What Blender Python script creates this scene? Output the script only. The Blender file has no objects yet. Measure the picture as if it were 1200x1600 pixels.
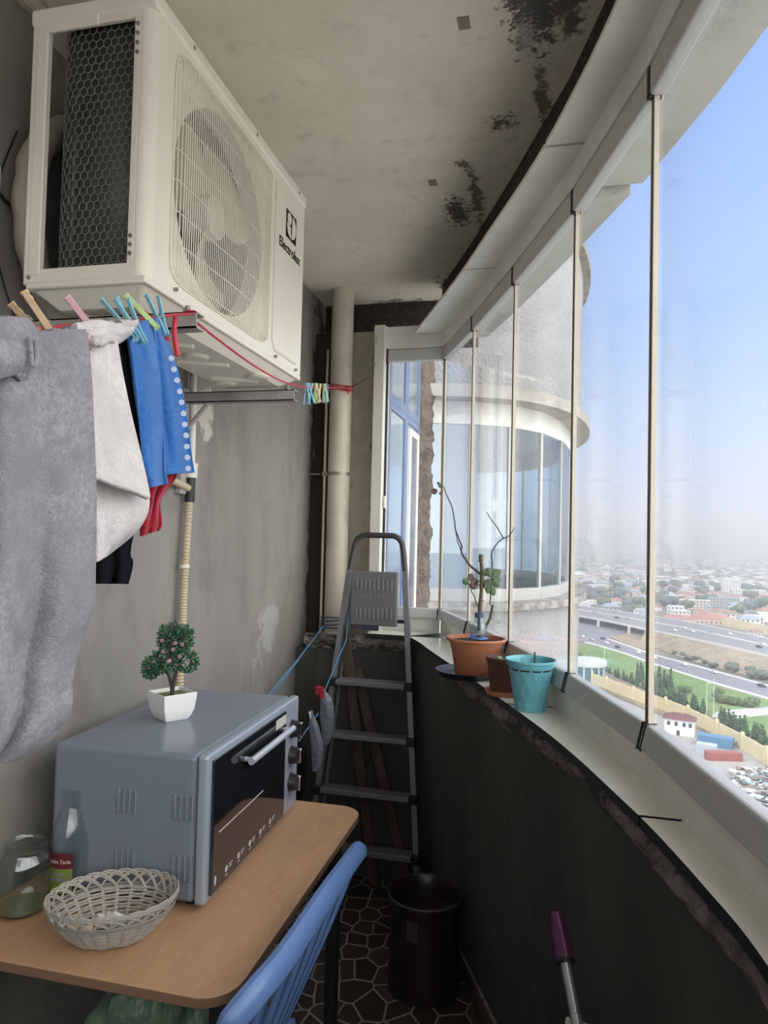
SKY=.9; SUN=2.3; HAZE=.0007; EXPO=.6; GLOW=3.0
import bpy, math, random
from math import sin, cos, pi, radians, sqrt, atan2, tan
from mathutils import Vector, Matrix, noise
S = bpy.context.scene
COL = S.collection
rnd = random.Random(7)
# ---------------------------------------------------------------- camera
FOC = 1100.0
YAW, PIT, ROL = radians(13.3), radians(2.0), radians(1.35)
CP = Vector((0, 0, 1.6))
fw = Vector((-sin(YAW)*cos(PIT), cos(YAW)*cos(PIT), sin(PIT)))
r0 = Vector((cos(YAW), sin(YAW), 0)); u0 = r0.cross(fw)
rt = r0*cos(ROL) + u0*sin(ROL); up = u0*cos(ROL) - r0*sin(ROL)
cam = bpy.data.cameras.new('camera'); co = bpy.data.objects.new('camera', cam); COL.objects.link(co)
cam.sensor_fit = 'VERTICAL'; cam.sensor_height = 24.0; cam.lens = 24.0*FOC/1600.0
cam.clip_start = 0.05; cam.clip_end = 30000
mw = Matrix((rt, up, -fw)).transposed().to_4x4(); mw.translation = CP; co.matrix_world = mw
S.camera = co

def ray(x, y): return fw + rt*((x-600)/FOC) + up*((800-y)/FOC)
def onZ(x, y, z): d = ray(x, y); return CP + d*((z-CP.z)/d.z)
def onX(x, y, X): d = ray(x, y); return CP + d*(X/d.x)
def onY(x, y, Y): d = ray(x, y); return CP + d*(Y/d.y)
def onD(x, y, D): return CP + ray(x, y)*D
def onP(x, y, p0, n): d = ray(x, y); return CP + d*((Vector(p0)-CP).dot(n)/d.dot(n))
GZ = -68.0
def G(x, y, z=GZ): return onZ(x, y, z)

# ---------------------------------------------------------------- materials
MATS = {}
def nd(nt, t, **k):
    n = nt.nodes.new(t)
    for a, v in k.items(): setattr(n, a, v)
    return n
def M(name, col, rough=.6, metal=0., noise=None, bump=None, spec=.5, stretch=None, wear_shade=None, coat=0, trans=None, sheen=0, sub=0, alpha=1):
    """noise: list of (scale, colour2, low, high) ; bump: (scale, strength, distance)"""
    if name in MATS: return MATS[name]
    m = bpy.data.materials.new(name); m.use_nodes = True; nt = m.node_tree
    b = nt.nodes['Principled BSDF']
    b.inputs['Roughness'].default_value = rough; b.inputs['Metallic'].default_value = metal
    b.inputs['Specular IOR Level'].default_value = spec
    if coat: b.inputs['Coat Weight'].default_value = coat
    if sheen: b.inputs['Sheen Weight'].default_value = sheen
    if trans is not None: b.inputs['Transmission Weight'].default_value = trans
    if alpha < 1: b.inputs['Alpha'].default_value = alpha
    b.inputs['Base Color'].default_value = (*col, 1)
    tc = nd(nt, 'ShaderNodeTexCoord'); vec = tc.outputs['Object']
    if stretch:
        mp = nd(nt, 'ShaderNodeMapping'); mp.inputs['Scale'].default_value = stretch
        nt.links.new(vec, mp.inputs['Vector']); vec = mp.outputs['Vector']
    cur = None
    for (sc, c2, lo, hi) in (noise or []):
        nz = nd(nt, 'ShaderNodeTexNoise'); nz.inputs['Scale'].default_value = sc; nz.inputs['Detail'].default_value = 6
        nz.inputs['Roughness'].default_value = .62
        nt.links.new(vec, nz.inputs['Vector'])
        rp = nd(nt, 'ShaderNodeMapRange'); rp.inputs['From Min'].default_value = lo; rp.inputs['From Max'].default_value = hi
        nt.links.new(nz.outputs['Fac'], rp.inputs['Value'])
        mx = nd(nt, 'ShaderNodeMix', data_type='RGBA')
        nt.links.new(rp.outputs['Result'], mx.inputs['Factor'])
        if cur is None: mx.inputs['A'].default_value = (*col, 1)
        else: nt.links.new(cur, mx.inputs['A'])
        mx.inputs['B'].default_value = (*c2, 1); cur = mx.outputs['Result']
    if wear_shade:
        # list of (centre, radii, colour, noise scale, threshold): patches of wear or painted shade that stay where they are
        for (cen, rad, c2, sc, th) in wear_shade:
            vm = nd(nt, 'ShaderNodeVectorMath', operation='SUBTRACT'); vm.inputs[1].default_value = cen
            nt.links.new(tc.outputs['Object'], vm.inputs[0])
            v2 = nd(nt, 'ShaderNodeVectorMath', operation='DIVIDE'); v2.inputs[1].default_value = rad
            nt.links.new(vm.outputs[0], v2.inputs[0])
            ln = nd(nt, 'ShaderNodeVectorMath', operation='LENGTH'); nt.links.new(v2.outputs[0], ln.inputs[0])
            nz = nd(nt, 'ShaderNodeTexNoise'); nz.inputs['Scale'].default_value = sc; nz.inputs['Detail'].default_value = 8
            nz.inputs['Roughness'].default_value = .7
            nt.links.new(tc.outputs['Object'], nz.inputs['Vector'])
            ma = nd(nt, 'ShaderNodeMath', operation='MULTIPLY_ADD'); ma.inputs[1].default_value = 2.6; ma.inputs[2].default_value = -th
            nt.links.new(nz.outputs['Fac'], ma.inputs[0])
            ms = nd(nt, 'ShaderNodeMath', operation='SUBTRACT'); nt.links.new(ma.outputs[0], ms.inputs[0]); nt.links.new(ln.outputs['Value'], ms.inputs[1])
            rp = nd(nt, 'ShaderNodeMapRange'); rp.inputs['From Min'].default_value = -.08; rp.inputs['From Max'].default_value = .12
            nt.links.new(ms.outputs[0], rp.inputs['Value'])
            mx = nd(nt, 'ShaderNodeMix', data_type='RGBA'); nt.links.new(rp.outputs['Result'], mx.inputs['Factor'])
            if cur is None: mx.inputs['A'].default_value = (*col, 1)
            else: nt.links.new(cur, mx.inputs['A'])
            mx.inputs['B'].default_value = (*c2, 1); cur = mx.outputs['Result']
    if cur is not None: nt.links.new(cur, b.inputs['Base Color'])
    if bump:
        nz = nd(nt, 'ShaderNodeTexNoise'); nz.inputs['Scale'].default_value = bump[0]; nz.inputs['Detail'].default_value = 5
        nt.links.new(vec, nz.inputs['Vector'])
        bp = nd(nt, 'ShaderNodeBump'); bp.inputs['Strength'].default_value = bump[1]; bp.inputs['Distance'].default_value = bump[2]
        nt.links.new(nz.outputs['Fac'], bp.inputs['Height']); nt.links.new(bp.outputs['Normal'], b.inputs['Normal'])
    MATS[name] = m; return m

def pane_mat(name, tint=(1, 1, 1), base=.04):
    m = bpy.data.materials.new(name); m.use_nodes = True; nt = m.node_tree; nt.nodes.clear()
    out = nd(nt, 'ShaderNodeOutputMaterial'); mix = nd(nt, 'ShaderNodeMixShader')
    tr = nd(nt, 'ShaderNodeBsdfTransparent'); tr.inputs['Color'].default_value = (*tint, 1)
    gl = nd(nt, 'ShaderNodeBsdfGlossy'); gl.inputs['Roughness'].default_value = 0.0
    lw = nd(nt, 'ShaderNodeLayerWeight'); lw.inputs['Blend'].default_value = .5
    pw = nd(nt, 'ShaderNodeMath', operation='POWER'); pw.inputs[1].default_value = 5
    mr = nd(nt, 'ShaderNodeMath', operation='MULTIPLY_ADD'); mr.inputs[1].default_value = 1-base; mr.inputs[2].default_value = base
    nt.links.new(lw.outputs['Facing'], pw.inputs[0]); nt.links.new(pw.outputs[0], mr.inputs[0])
    nt.links.new(mr.outputs[0], mix.inputs[0]); nt.links.new(tr.outputs[0], mix.inputs[1]); nt.links.new(gl.outputs[0], mix.inputs[2])
    nt.links.new(mix.outputs[0], out.inputs['Surface'])
    return m

# ---------------------------------------------------------------- mesh builder
class MB:
    def __init__(s): s.v = []; s.f = []; s.m = []
    def add(s, vs, fs, mi=0):
        o = len(s.v); s.v += [Vector(v) for v in vs]
        for f in fs: s.f.append([o+i for i in f]); s.m.append(mi)
        return s
    def box(s, a, b, mi=0, mat=None):
        x0, y0, z0 = a; x1, y1, z1 = b
        vs = [Vector(p) for p in ((x0,y0,z0),(x1,y0,z0),(x1,y1,z0),(x0,y1,z0),(x0,y0,z1),(x1,y0,z1),(x1,y1,z1),(x0,y1,z1))]
        if mat: vs = [mat @ v for v in vs]
        return s.add(vs, [(0,3,2,1),(4,5,6,7),(0,1,5,4),(1,2,6,5),(2,3,7,6),(3,0,4,7)], mi)
    def prism(s, poly, z0, z1, mi=0, ms=None):
        n = len(poly); vs = [(p[0],p[1],z0) for p in poly]+[(p[0],p[1],z1) for p in poly]
        ar = sum(poly[i][0]*poly[(i+1)%n][1]-poly[(i+1)%n][0]*poly[i][1] for i in range(n))
        fs = [tuple(range(n))[::-1], tuple(range(n, 2*n))]
        sd = [(i,(i+1)%n,n+(i+1)%n,n+i) for i in range(n)]
        if ar < 0: fs = [f[::-1] for f in fs]; sd = [f[::-1] for f in sd]
        s.add(vs, fs, mi); o = len(s.v)-2*n
        for f in sd: s.f.append([o+i for i in f]); s.m.append(mi if ms is None else ms)
        return s
    def cyl(s, p0, p1, r0, r1=None, n=16, caps=True, mi=0):
        return s.tube([p0, p1], [r0, r0 if r1 is None else r1], n, caps, mi)
    def tube(s, pts, r, n=8, caps=True, mi=0, closed=False, flat=1.0, upv=None):
        pts = [Vector(p) for p in pts]; k = len(pts)
        if not hasattr(r, '__len__'): r = [r]*k
        base = len(s.v); nrm = None
        for i in range(k):
            if closed: t = pts[(i+1) % k]-pts[i-1]
            else: t = pts[min(i+1, k-1)]-pts[max(i-1, 0)]
            if t.length < 1e-9: t = Vector((0,0,1))
            t.normalize()
            if nrm is None:
                a = Vector(upv) if upv else (Vector((0,0,1)) if abs(t.z) < .9 else Vector((1,0,0)))
                nrm = (a - t*a.dot(t)).normalized()
            else:
                nrm = (nrm - t*nrm.dot(t))
                nrm = nrm.normalized() if nrm.length > 1e-6 else t.orthogonal().normalized()
            b = t.cross(nrm)
            for j in range(n):
                a = 2*pi*j/n + (pi/4 if n == 4 else 0); s.v.append(pts[i] + (nrm*cos(a)*flat + b*sin(a))*r[i])
        for i in range(k if closed else k-1):
            i2 = (i+1) % k
            for j in range(n):
                j2 = (j+1) % n; s.f.append([base+i*n+j, base+i*n+j2, base+i2*n+j2, base+i2*n+j]); s.m.append(mi)
        if caps and not closed:
            s.f.append([base+j for j in range(n)][::-1]); s.m.append(mi)
            s.f.append([base+(k-1)*n+j for j in range(n)]); s.m.append(mi)
        return s
    def lathe(s, prof, n=32, c=(0,0,0), mi=0, sx=1, sy=1, close=False, ang=(0, 2*pi)):
        base = len(s.v); full = abs(ang[1]-ang[0]-2*pi) < 1e-6; nn = n if full else n+1
        for (r, z) in prof:
            for j in range(nn):
                a = ang[0] + (ang[1]-ang[0])*j/n
                s.v.append(Vector((c[0]+r*cos(a)*sx, c[1]+r*sin(a)*sy, c[2]+z)))
        k = len(prof)
        for i in range(k if close else k-1):
            i2 = (i+1) % k
            for j in range(n):
                j2 = (j+1) % nn
                if prof[i][0] < 1e-7 and prof[i2][0] < 1e-7: continue
                s.f.append([base+i*nn+j, base+i*nn+j2, base+i2*nn+j2, base+i2*nn+j]); s.m.append(mi)
        return s
    def ball(s, c, r, n=12, sc=(1,1,1), mi=0, jit=0, seed=0):
        base = len(s.v); m = n//2
        for i in range(m+1):
            for j in range(n):
                th = pi*i/m; ph = 2*pi*j/n
                d = Vector((sin(th)*cos(ph), sin(th)*sin(ph), cos(th)))
                k = r*(1+(jit*noise.noise(d*1.7+Vector((seed,seed*.7,0))) if jit else 0))
                s.v.append(Vector(c)+Vector((d.x*sc[0], d.y*sc[1], d.z*sc[2]))*k)
        for i in range(m):
            for j in range(n):
                j2 = (j+1) % n; s.f.append([base+i*n+j, base+(i+1)*n+j, base+(i+1)*n+j2, base+i*n+j2]); s.m.append(mi)
        return s
    def grid(s, fn, nu, nv, mi=0):
        base = len(s.v)
        for j in range(nv+1):
            for i in range(nu+1): s.v.append(Vector(fn(i/nu, j/nv)))
        for j in range(nv):
            for i in range(nu):
                a = base+j*(nu+1)+i; s.f.append([a, a+1, a+nu+2, a+nu+1]); s.m.append(mi)
        return s
    def xf(s, mat):
        s.v = [mat @ v for v in s.v]; return s
    def build(s, name, mats, parent=None, smooth=35, bevel=0, solid=0, seg=2, solid_off=0, weld=True):
        me = bpy.data.meshes.new(name)
        me.from_pydata([tuple(v) for v in s.v], [], s.f)
        if not isinstance(mats, (list, tuple)): mats = [mats]
        for m in mats: me.materials.append(m)
        me.polygons.foreach_set('material_index', s.m)
        if smooth:
            me.polygons.foreach_set('use_smooth', [True]*len(s.f))
            me.set_sharp_from_angle(angle=radians(smooth))
        me.update()
        o = bpy.data.objects.new(name, me); COL.objects.link(o)
        if parent: o.parent = parent
        if solid:
            md = o.modifiers.new('solid', 'SOLIDIFY'); md.thickness = solid; md.offset = solid_off
        if bevel:
            md = o.modifiers.new('bevel', 'BEVEL'); md.width = bevel; md.segments = seg; md.limit_method = 'ANGLE'; md.angle_limit = radians(40)
            md.harden_normals = False
        return o

def tag(o, label=None, cat=None, group=None, kind=None):
    if label: o['label'] = label
    if cat: o['category'] = cat
    if group: o['group'] = group
    if kind: o['kind'] = kind
    return o
def thing(name, label, cat, loc=(0,0,0), rz=0, group=None):
    o = bpy.data.objects.new(name, None); COL.objects.link(o); o.location = loc; o.rotation_euler = (0,0,rz)
    o.empty_display_size = .05
    return tag(o, label, cat, group)
def kids(o): return [c for c in bpy.data.objects if c.parent == o]
def copy_tree(o, parent=None):
    ch = kids(o); c = o.copy(); COL.objects.link(c); c.parent = parent
    for k in ch: copy_tree(k, c)
    return c
def struct(o): o['kind'] = 'structure'; return o
def text(body, size, mat, parent, M4, name='lettering', ext=.0008, bold=0):
    cu = bpy.data.curves.new('t', 'FONT'); cu.body = body; cu.size = size; cu.extrude = ext; cu.align_x = 'CENTER'; cu.align_y = 'CENTER'
    cu.offset = bold
    to = bpy.data.objects.new('t', cu); COL.objects.link(to)
    dg = bpy.context.evaluated_depsgraph_get(); me = bpy.data.meshes.new_from_object(to.evaluated_get(dg))
    bpy.data.objects.remove(to); me.name = name; me.transform(M4); me.materials.clear(); me.materials.append(mat)
    o = bpy.data.objects.new(name, me); COL.objects.link(o); o.parent = parent
    return o
# text matrices: lettering standing upright that faces +X, -Y
def face_px(x, y, z): return Matrix.Translation((x,y,z)) @ Matrix(((0,0,1,0),(1,0,0,0),(0,1,0,0),(0,0,0,1)))
def face_my(x, y, z): return Matrix.Translation((x,y,z)) @ Matrix(((1,0,0,0),(0,0,-1,0),(0,1,0,0),(0,0,0,1)))
def cat_path(pts, k=6):
    pts = [Vector(p) for p in pts]; out = []
    for i in range(len(pts)-1):
        p0 = pts[max(i-1,0)]; p1 = pts[i]; p2 = pts[i+1]; p3 = pts[min(i+2,len(pts)-1)]
        for j in range(k):
            t = j/k
            out.append(.5*((2*p1)+(-p0+p2)*t+(2*p0-5*p1+4*p2-p3)*t*t+(-p0+3*p1-3*p2+p3)*t**3))
    out.append(pts[-1]); return out
# ================================================================ the balcony
XW = -1.2; ZC = 2.84
m_ceil = M('painted_concrete', (.74,.68,.56), .9, noise=[(2.5,(.68,.62,.50),.42,.6),(14,(.60,.54,.43),.56,.72)], bump=(22,.35,.012),
   wear_shade=[((-.055,1.64,2.84),(.11,.24,.5),(.115,.11,.105),40,.75),((-.075,1.72,2.84),(.06,.16,.5),(.42,.40,.37),120,.95),((-.36,2.62,2.84),(.08,.22,.5),(.12,.115,.11),44,.8),
         ((-.16,2.07,2.84),(.10,.09,.5),(.15,.13,.11),60,.95),((-.30,2.28,2.84),(.06,.06,.5),(.16,.14,.12),70,.95),
         ((.03,1.62,2.84),(.08,.35,.5),(.17,.14,.115),18,.95),((-.04,2.02,2.84),(.05,.45,.5),(.2,.165,.13),16,.9),((-.28,2.55,2.84),(.05,.5,.5),(.2,.165,.13),16,.9),
         ((-.8,3.62,2.84),(.36,.13,.5),(.20,.165,.125),22,.85),((-.5,3.4,2.84),(.12,.2,.5),(.2,.165,.13),22,.85)])
m_wall = M('grey_render', (.22,.205,.18), .92, stretch=(1,1,.45), noise=[(1.3,(.28,.265,.235),.42,.62),(5,(.185,.17,.15),.5,.72),(3.2,(.31,.30,.275),.6,.78)], bump=(30,.25,.006),
   wear_shade=[((-1.2,2.27,2.02),(.5,.14,.13),(.55,.50,.43),9,.75),((-1.2,2.9,1.2),(.5,.35,.35),(.36,.35,.33),6,1.0),((-1.2,3.50,1.7),(.5,.13,2.2),(.05,.038,.03),5,.55),((-1.2,1.0,1.05),(.5,.02,.02),(.5,.48,.44),40,.95)])  # third patch darkens the far corner behind the drain pipe
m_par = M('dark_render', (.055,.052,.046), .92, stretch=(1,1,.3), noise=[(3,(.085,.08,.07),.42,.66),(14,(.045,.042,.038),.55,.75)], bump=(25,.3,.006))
m_rub = M('broken_mortar', (.20,.18,.155), .95, noise=[(9,(.05,.045,.04),.42,.6),(40,(.3,.28,.24),.55,.7)], bump=(60,.9,.02))
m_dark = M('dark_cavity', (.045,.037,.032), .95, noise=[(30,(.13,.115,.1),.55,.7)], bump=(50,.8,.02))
m_alu = M('white_aluminium', (.80,.80,.74), .42, noise=[(6,(.69,.69,.63),.45,.7)])
m_rail = M('grey_aluminium', (.52,.52,.50), .38)
m_sill = M('glazed_sill', (.88,.88,.78), .14, noise=[(4,(.76,.76,.66),.45,.7),(60,(.5,.47,.38),.68,.8)], coat=.3)
m_blk = M('black_rubber', (.012,.012,.014), .45)
m_cream = M('cream_strip', (.62,.56,.45), .35)
m_brown = M('brown_seal', (.13,.10,.075), .4)
m_glass = pane_mat('window_glass', (.985,.992,.995), .035)
m_plast = M('cream_plaster', (.50,.46,.37), .9, noise=[(6,(.42,.385,.31),.42,.6),(18,(.36,.32,.26),.55,.7)], bump=(30,.5,.01),
   wear_shade=[((-1.16,3.45,1.6),(.085,.3,4),(.045,.035,.028),4,.45),((-.878,3.43,2.2),(.02,.2,.5),(.24,.18,.15),14,.6),((-.875,3.43,1.6),(.015,.2,.5),(.28,.23,.19),18,.6)])  # first patch paints in the shade of the gap beside the drain pipe
m_jamb = M('cream_frame', (.70,.69,.60), .5, wear_shade=[((-.86,3.4,2.5),(.06,.3,.16),(.42,.39,.33),30,1.0)])
m_pvc = M('cream_pvc', (.60,.54,.43), .45, noise=[(5,(.44,.39,.31),.45,.65)])

W = [(-.805,3.40),(-.514,3.39),(-.325,2.93),(-.13,2.415),(.053,1.905),(.185,1.43),(.283,.918),(.318,.45),(.32,.02),(.28,-.46),(.185,-.93),(.04,-1.38),(-.15,-1.8)]
SI = [(-.640,3.245),(-.55,3.06),(-.485,2.90),(-.395,2.69),(-.30,2.47),(-.210,2.26),(-.096,1.99),(.0,1.75),(.068,1.555),(.124,1.37),(.165,1.23),(.209,1.04),(.240,.86),(.258,.50),(.26,.02),(.22,-.46),(.125,-.93),(-.02,-1.38),(-.21,-1.8)]
def off(path, d):
    out = []
    for i in range(len(path)):
        a = Vector(path[max(i-1,0)]); b = Vector(path[min(i+1,len(path)-1)]); t = (b-a).normalized()
        out.append((path[i][0]-t.y*d, path[i][1]+t.x*d))     # path runs towards -Y: outward is +X
    return out
def smoothp(path):
    return [(q.x,q.y) for q in cat_path([(x,y,0) for x,y in path], 5)]
SI = smoothp(SI)
def atY(path, y):
    for (a, b) in zip(path[:-1], path[1:]):
        if a[1] >= y >= b[1]:
            t = (a[1]-y)/(a[1]-b[1]); return (a[0]+(b[0]-a[0])*t, y)
    return path[-1] if y < path[-1][1] else path[0]
WR = W[1:]
# floor : irregular dark stone tiles with pale joints
mf = bpy.data.materials.new('crazy_paving_tiles'); mf.use_nodes = True; nt = mf.node_tree; bs = nt.nodes['Principled BSDF']
tc = nd(nt,'ShaderNodeTexCoord'); mp = nd(nt,'ShaderNodeMapping'); mp.inputs['Scale'].default_value = (12,10,1); nt.links.new(tc.outputs['Object'], mp.inputs[0])
vo = nd(nt,'ShaderNodeTexVoronoi', feature='DISTANCE_TO_EDGE', voronoi_dimensions='2D'); nt.links.new(mp.outputs[0], vo.inputs['Vector']); vo.inputs['Scale'].default_value = 1; vo.inputs['Randomness'].default_value = .95
vc = nd(nt,'ShaderNodeTexVoronoi', feature='F1', voronoi_dimensions='2D'); nt.links.new(mp.outputs[0], vc.inputs['Vector']); vc.inputs['Scale'].default_value = 1; vc.inputs['Randomness'].default_value = .95
cr = nd(nt,'ShaderNodeMapRange'); cr.inputs['From Min'].default_value = .025; cr.inputs['From Max'].default_value = .055; nt.links.new(vo.outputs['Distance'], cr.inputs['Value'])
hs = nd(nt,'ShaderNodeMix', data_type='RGBA'); hs.inputs['A'].default_value = (.035,.027,.022,1); hs.inputs['B'].default_value = (.075,.06,.05,1)
sx = nd(nt,'ShaderNodeSeparateXYZ'); nt.links.new(vc.outputs['Color'], sx.inputs[0]); nt.links.new(sx.outputs[0], hs.inputs['Factor'])
mx = nd(nt,'ShaderNodeMix', data_type='RGBA'); mx.inputs['A'].default_value = (.34,.31,.26,1); nt.links.new(hs.outputs['Result'], mx.inputs['B']); nt.links.new(cr.outputs[0], mx.inputs['Factor'])
nt.links.new(mx.outputs['Result'], bs.inputs['Base Color']); bs.inputs['Roughness'].default_value = .45
bp = nd(nt,'ShaderNodeBump'); bp.inputs['Strength'].default_value = .3; bp.inputs['Distance'].default_value = .004; nt.links.new(cr.outputs[0], bp.inputs['Height']); nt.links.new(bp.outputs[0], bs.inputs['Normal'])

par_out = off(WR, .16)
fl = [(XW,3.55)] + [par_out[0]] + par_out[1:] + [(XW,-1.9)]
struct(MB().prism(fl, -.16, 0).build('floor', mf, smooth=0))
cl = [(XW-.2,3.62),(-.40,3.62)] + off(WR,.055)[1:] + [(-.2,-1.95),(XW-.2,-1.95)]
struct(MB().prism(cl, ZC, ZC+.2).build('ceiling', m_ceil, smooth=0))
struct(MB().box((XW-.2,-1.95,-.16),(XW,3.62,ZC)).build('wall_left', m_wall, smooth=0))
struct(MB().box((XW,-1.95,0),(-.15,-1.85,1.14)).box((XW,-1.95,2.5),(-.15,-1.85,ZC)).build('wall_back', m_wall, smooth=0))
_b = bpy.data.objects.new('window_20', None); COL.objects.link(_b); _b['kind'] = 'structure'
MB().box((XW,-1.92,1.14),(-.15,-1.88,1.2)).box((XW,-1.92,2.44),(-.15,-1.88,2.5)).build('frame', m_alu, _b, smooth=0)
MB().box((XW,-1.905,1.2),(-.15,-1.898,2.44)).build('glass', m_glass, _b, smooth=0)
# far wall: masonry strip beside the drain pipe and the low wall under the far window
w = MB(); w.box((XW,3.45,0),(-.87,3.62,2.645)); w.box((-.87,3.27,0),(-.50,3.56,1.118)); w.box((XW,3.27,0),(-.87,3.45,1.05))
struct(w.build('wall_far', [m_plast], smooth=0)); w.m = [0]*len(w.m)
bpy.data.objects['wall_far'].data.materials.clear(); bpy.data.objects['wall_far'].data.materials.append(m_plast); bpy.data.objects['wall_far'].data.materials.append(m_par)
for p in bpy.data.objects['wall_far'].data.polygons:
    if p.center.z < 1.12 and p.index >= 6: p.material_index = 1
# rough dark slab edge above the window heads (the cavity between ceiling and cladding)
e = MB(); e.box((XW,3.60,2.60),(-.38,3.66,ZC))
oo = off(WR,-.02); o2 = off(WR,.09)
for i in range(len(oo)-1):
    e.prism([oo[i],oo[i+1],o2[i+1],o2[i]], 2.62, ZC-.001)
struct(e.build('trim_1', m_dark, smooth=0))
# parapet: inner face follows the sill edge and leans a little
def par_pt(y, z):
    s = atY(SI, y); k = max(0, min(1, z/1.12)); d = .085-.065*k
    return (s[0]+d*.95, s[1]+d*.25)
ys = [3.30-.05*i for i in range(103)]
w = MB()
def pf(u, v):
    y = ys[0]+(ys[-1]-ys[0])*u; z = v*1.118; x, yy = par_pt(y, z)
    return (x, yy, z)
w.grid(pf, 102, 8)
for i in range(102):
    ya = ys[i]; yb = ys[i+1]; a = par_pt(ya,1.118); b = par_pt(yb,1.118); c = atY(par_out, yb); d = atY(par_out, ya)
    w.add([(a[0],a[1],1.118),(b[0],b[1],1.118),(c[0]+0.0,c[1],1.118),(d[0],d[1],1.118)], [(0,1,2,3)])
    w.add([(d[0],d[1],1.118),(c[0],c[1],1.118),(c[0],c[1],-.3),(d[0],d[1],-.3)], [(0,1,2,3)])
for (mx_, my_) in ((725,35),(676,285),(700,452)):
    q_ = onZ(mx_, my_, ZC); MB().box((q_.x-.014,q_.y-.02,ZC-.003),(q_.x+.014,q_.y+.02,ZC+.001)).build('old_mark', M('old_mark',(.25,.21,.16),.9), bpy.data.objects['ceiling'], smooth=0)
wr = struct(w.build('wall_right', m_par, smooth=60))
# broken plaster lip under the sill
def rub(u, v):
    y = 2.75+(-.4-2.75)*u; z0 = 1.117; amp = .5+.5*noise.noise(Vector((y*3.1,0,3)))
    hgt = .035+.05*max(0, noise.noise(Vector((y*6,1,0)))+.35)
    z = z0-v*hgt; x, yy = par_pt(y, z)
    bulge = (.022*sin(pi*min(1,v*1.0))+.012*noise.noise(Vector((y*28, z*60, 0)))+.012*noise.noise(Vector((y*9,z*20,5))))*(.35+amp)*(1-v**4)
    return (x-bulge-.001, yy, z+.004*noise.noise(Vector((y*40,0,9)))*(v))
ro = MB(); ro.grid(rub, 460, 9); ro.build('plaster_edge', m_rub, wr, smooth=20)
ro = MB(); ro.grid(lambda u,v: (-1.15+.62*u, 3.27-(.03*sin(pi*v)+.012*noise.noise(Vector((u*22,v*6,2))))*(1 if v<.99 else 0), 1.125-v*(.07+.03*noise.noise(Vector((u*9,0,0))))), 90, 9)
ro.build('plaster_edge', m_rub, bpy.data.objects['wall_far'], smooth=20)
# skirting along the parapet
m_skirt = M('skirting_tile', (.07,.055,.045), .4, noise=[(9,(.13,.11,.09),.52,.6)])
m_grout = M('pale_mortar', (.26,.24,.20), .8, noise=[(30,(.17,.155,.13),.45,.6)])
sk = MB()
for i in range(100):
    a = par_pt(ys[i],.04); b = par_pt(ys[i+1],.04)
    sk.prism([(a[0]-.012,a[1]),(b[0]-.012,b[1]),(b[0]+.01,b[1]),(a[0]+.01,a[1])], 0, .075, 0)
    sk.prism([(a[0]-.013,a[1]),(b[0]-.013,b[1]),(b[0]+.01,b[1]),(a[0]+.01,a[1])], .075, .083, 1)
struct(sk.build('baseboard_right', [m_skirt, m_grout], smooth=0))

# sill panels (between seams) and the matching cladding under the ceiling
seams = [3.235, 2.02, 1.272, .50, -.46, -1.75]
n_trim = [2]
def strip(inner, outer, ya, yb, z0, z1, mats, gap=.005, k=10, ms=None):
    A = []; B = []
    for i in range(k+1):
        y = ya-gap+(yb-ya+2*gap)*i/k; A.append(atY(inner, y)); B.append(atY(outer, y))
    o = MB().prism(A+B[::-1], z0, z1, 0, ms).build('trim_%d' % n_trim[0], mats, smooth=0); n_trim[0] += 1
    return struct(o)
for a, b in zip(seams[:-1], seams[1:]):
    strip(SI, off(WR,.012), a, b, 1.120, 1.140, [m_sill, m_blk], ms=1, k=24)
# far sill
struct(MB().prism([(-.84,3.245),(-.640,3.245),(-.51,3.395),(-.84,3.395)], 1.120, 1.140, 0, 1).build('trim_%d' % n_trim[0], [m_sill, m_blk], smooth=0)); n_trim[0] += 1
SF = [(-.655,3.345),(-.375,2.70),(-.205,2.27),(-.062,1.90),(.035,1.60),(.108,1.33),(.175,1.0),(.225,.5),(.235,.02),(.2,-.46),(.105,-.93),(-.04,-1.38),(-.23,-1.8)]
SF = smoothp(SF)
tops = [3.39, 2.585, 1.80, .95, .0, -.9, -1.75]
for a, b in zip(tops[:-1], tops[1:]):
    strip(SF, off(WR,.012), a, b, 2.600, 2.612, [m_alu, m_alu], k=14, gap=.006)
# dark strip below seams so the joints read as gaps
strip(off(SI,.01), off(WR,-.008), 3.2, -1.75, 1.116, 1.121, [m_blk], k=40)
strip(off(SF,.006), off(WR,.01), 3.2, -1.75, 2.612, 2.616, [m_blk], k=40)
# upstands
def obox(mb, p, q, a, b, z0, z1, mi=0, top=None):
    p = Vector(p); q = Vector(q); t = (q-p).normalized(); n = Vector((-t.y, t.x))
    if (n.x < 0 and abs(n.x) > .3) or (abs(n.x) <= .3 and n.y < 0): n = -n
    A = p+n*a; B = q+n*a; C = q+n*b; D = p+n*b
    if top is None: mb.prism([A,B,C,D], z0, z1, mi)
    else:
        E = p+n*(a+top); F = q+n*(a+top)
        vs = [(A.x,A.y,z0),(B.x,B.y,z0),(C.x,C.y,z0),(D.x,D.y,z0),(E.x,E.y,z1),(F.x,F.y,z1),(C.x,C.y,z1),(D.x,D.y,z1)]
        mb.add(vs, [(0,3,2,1),(4,5,6,7),(0,1,5,4),(1,2,6,5),(2,3,7,6),(3,0,4,7)], mi)
    return mb
lo = MB(); hi = MB()
for i in range(len(W)-1):
    obox(lo, W[i], W[i+1], .006, .04, 1.138, 1.209); obox(hi, W[i], W[i+1], -.012, .03, 2.535, 2.602)
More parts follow.
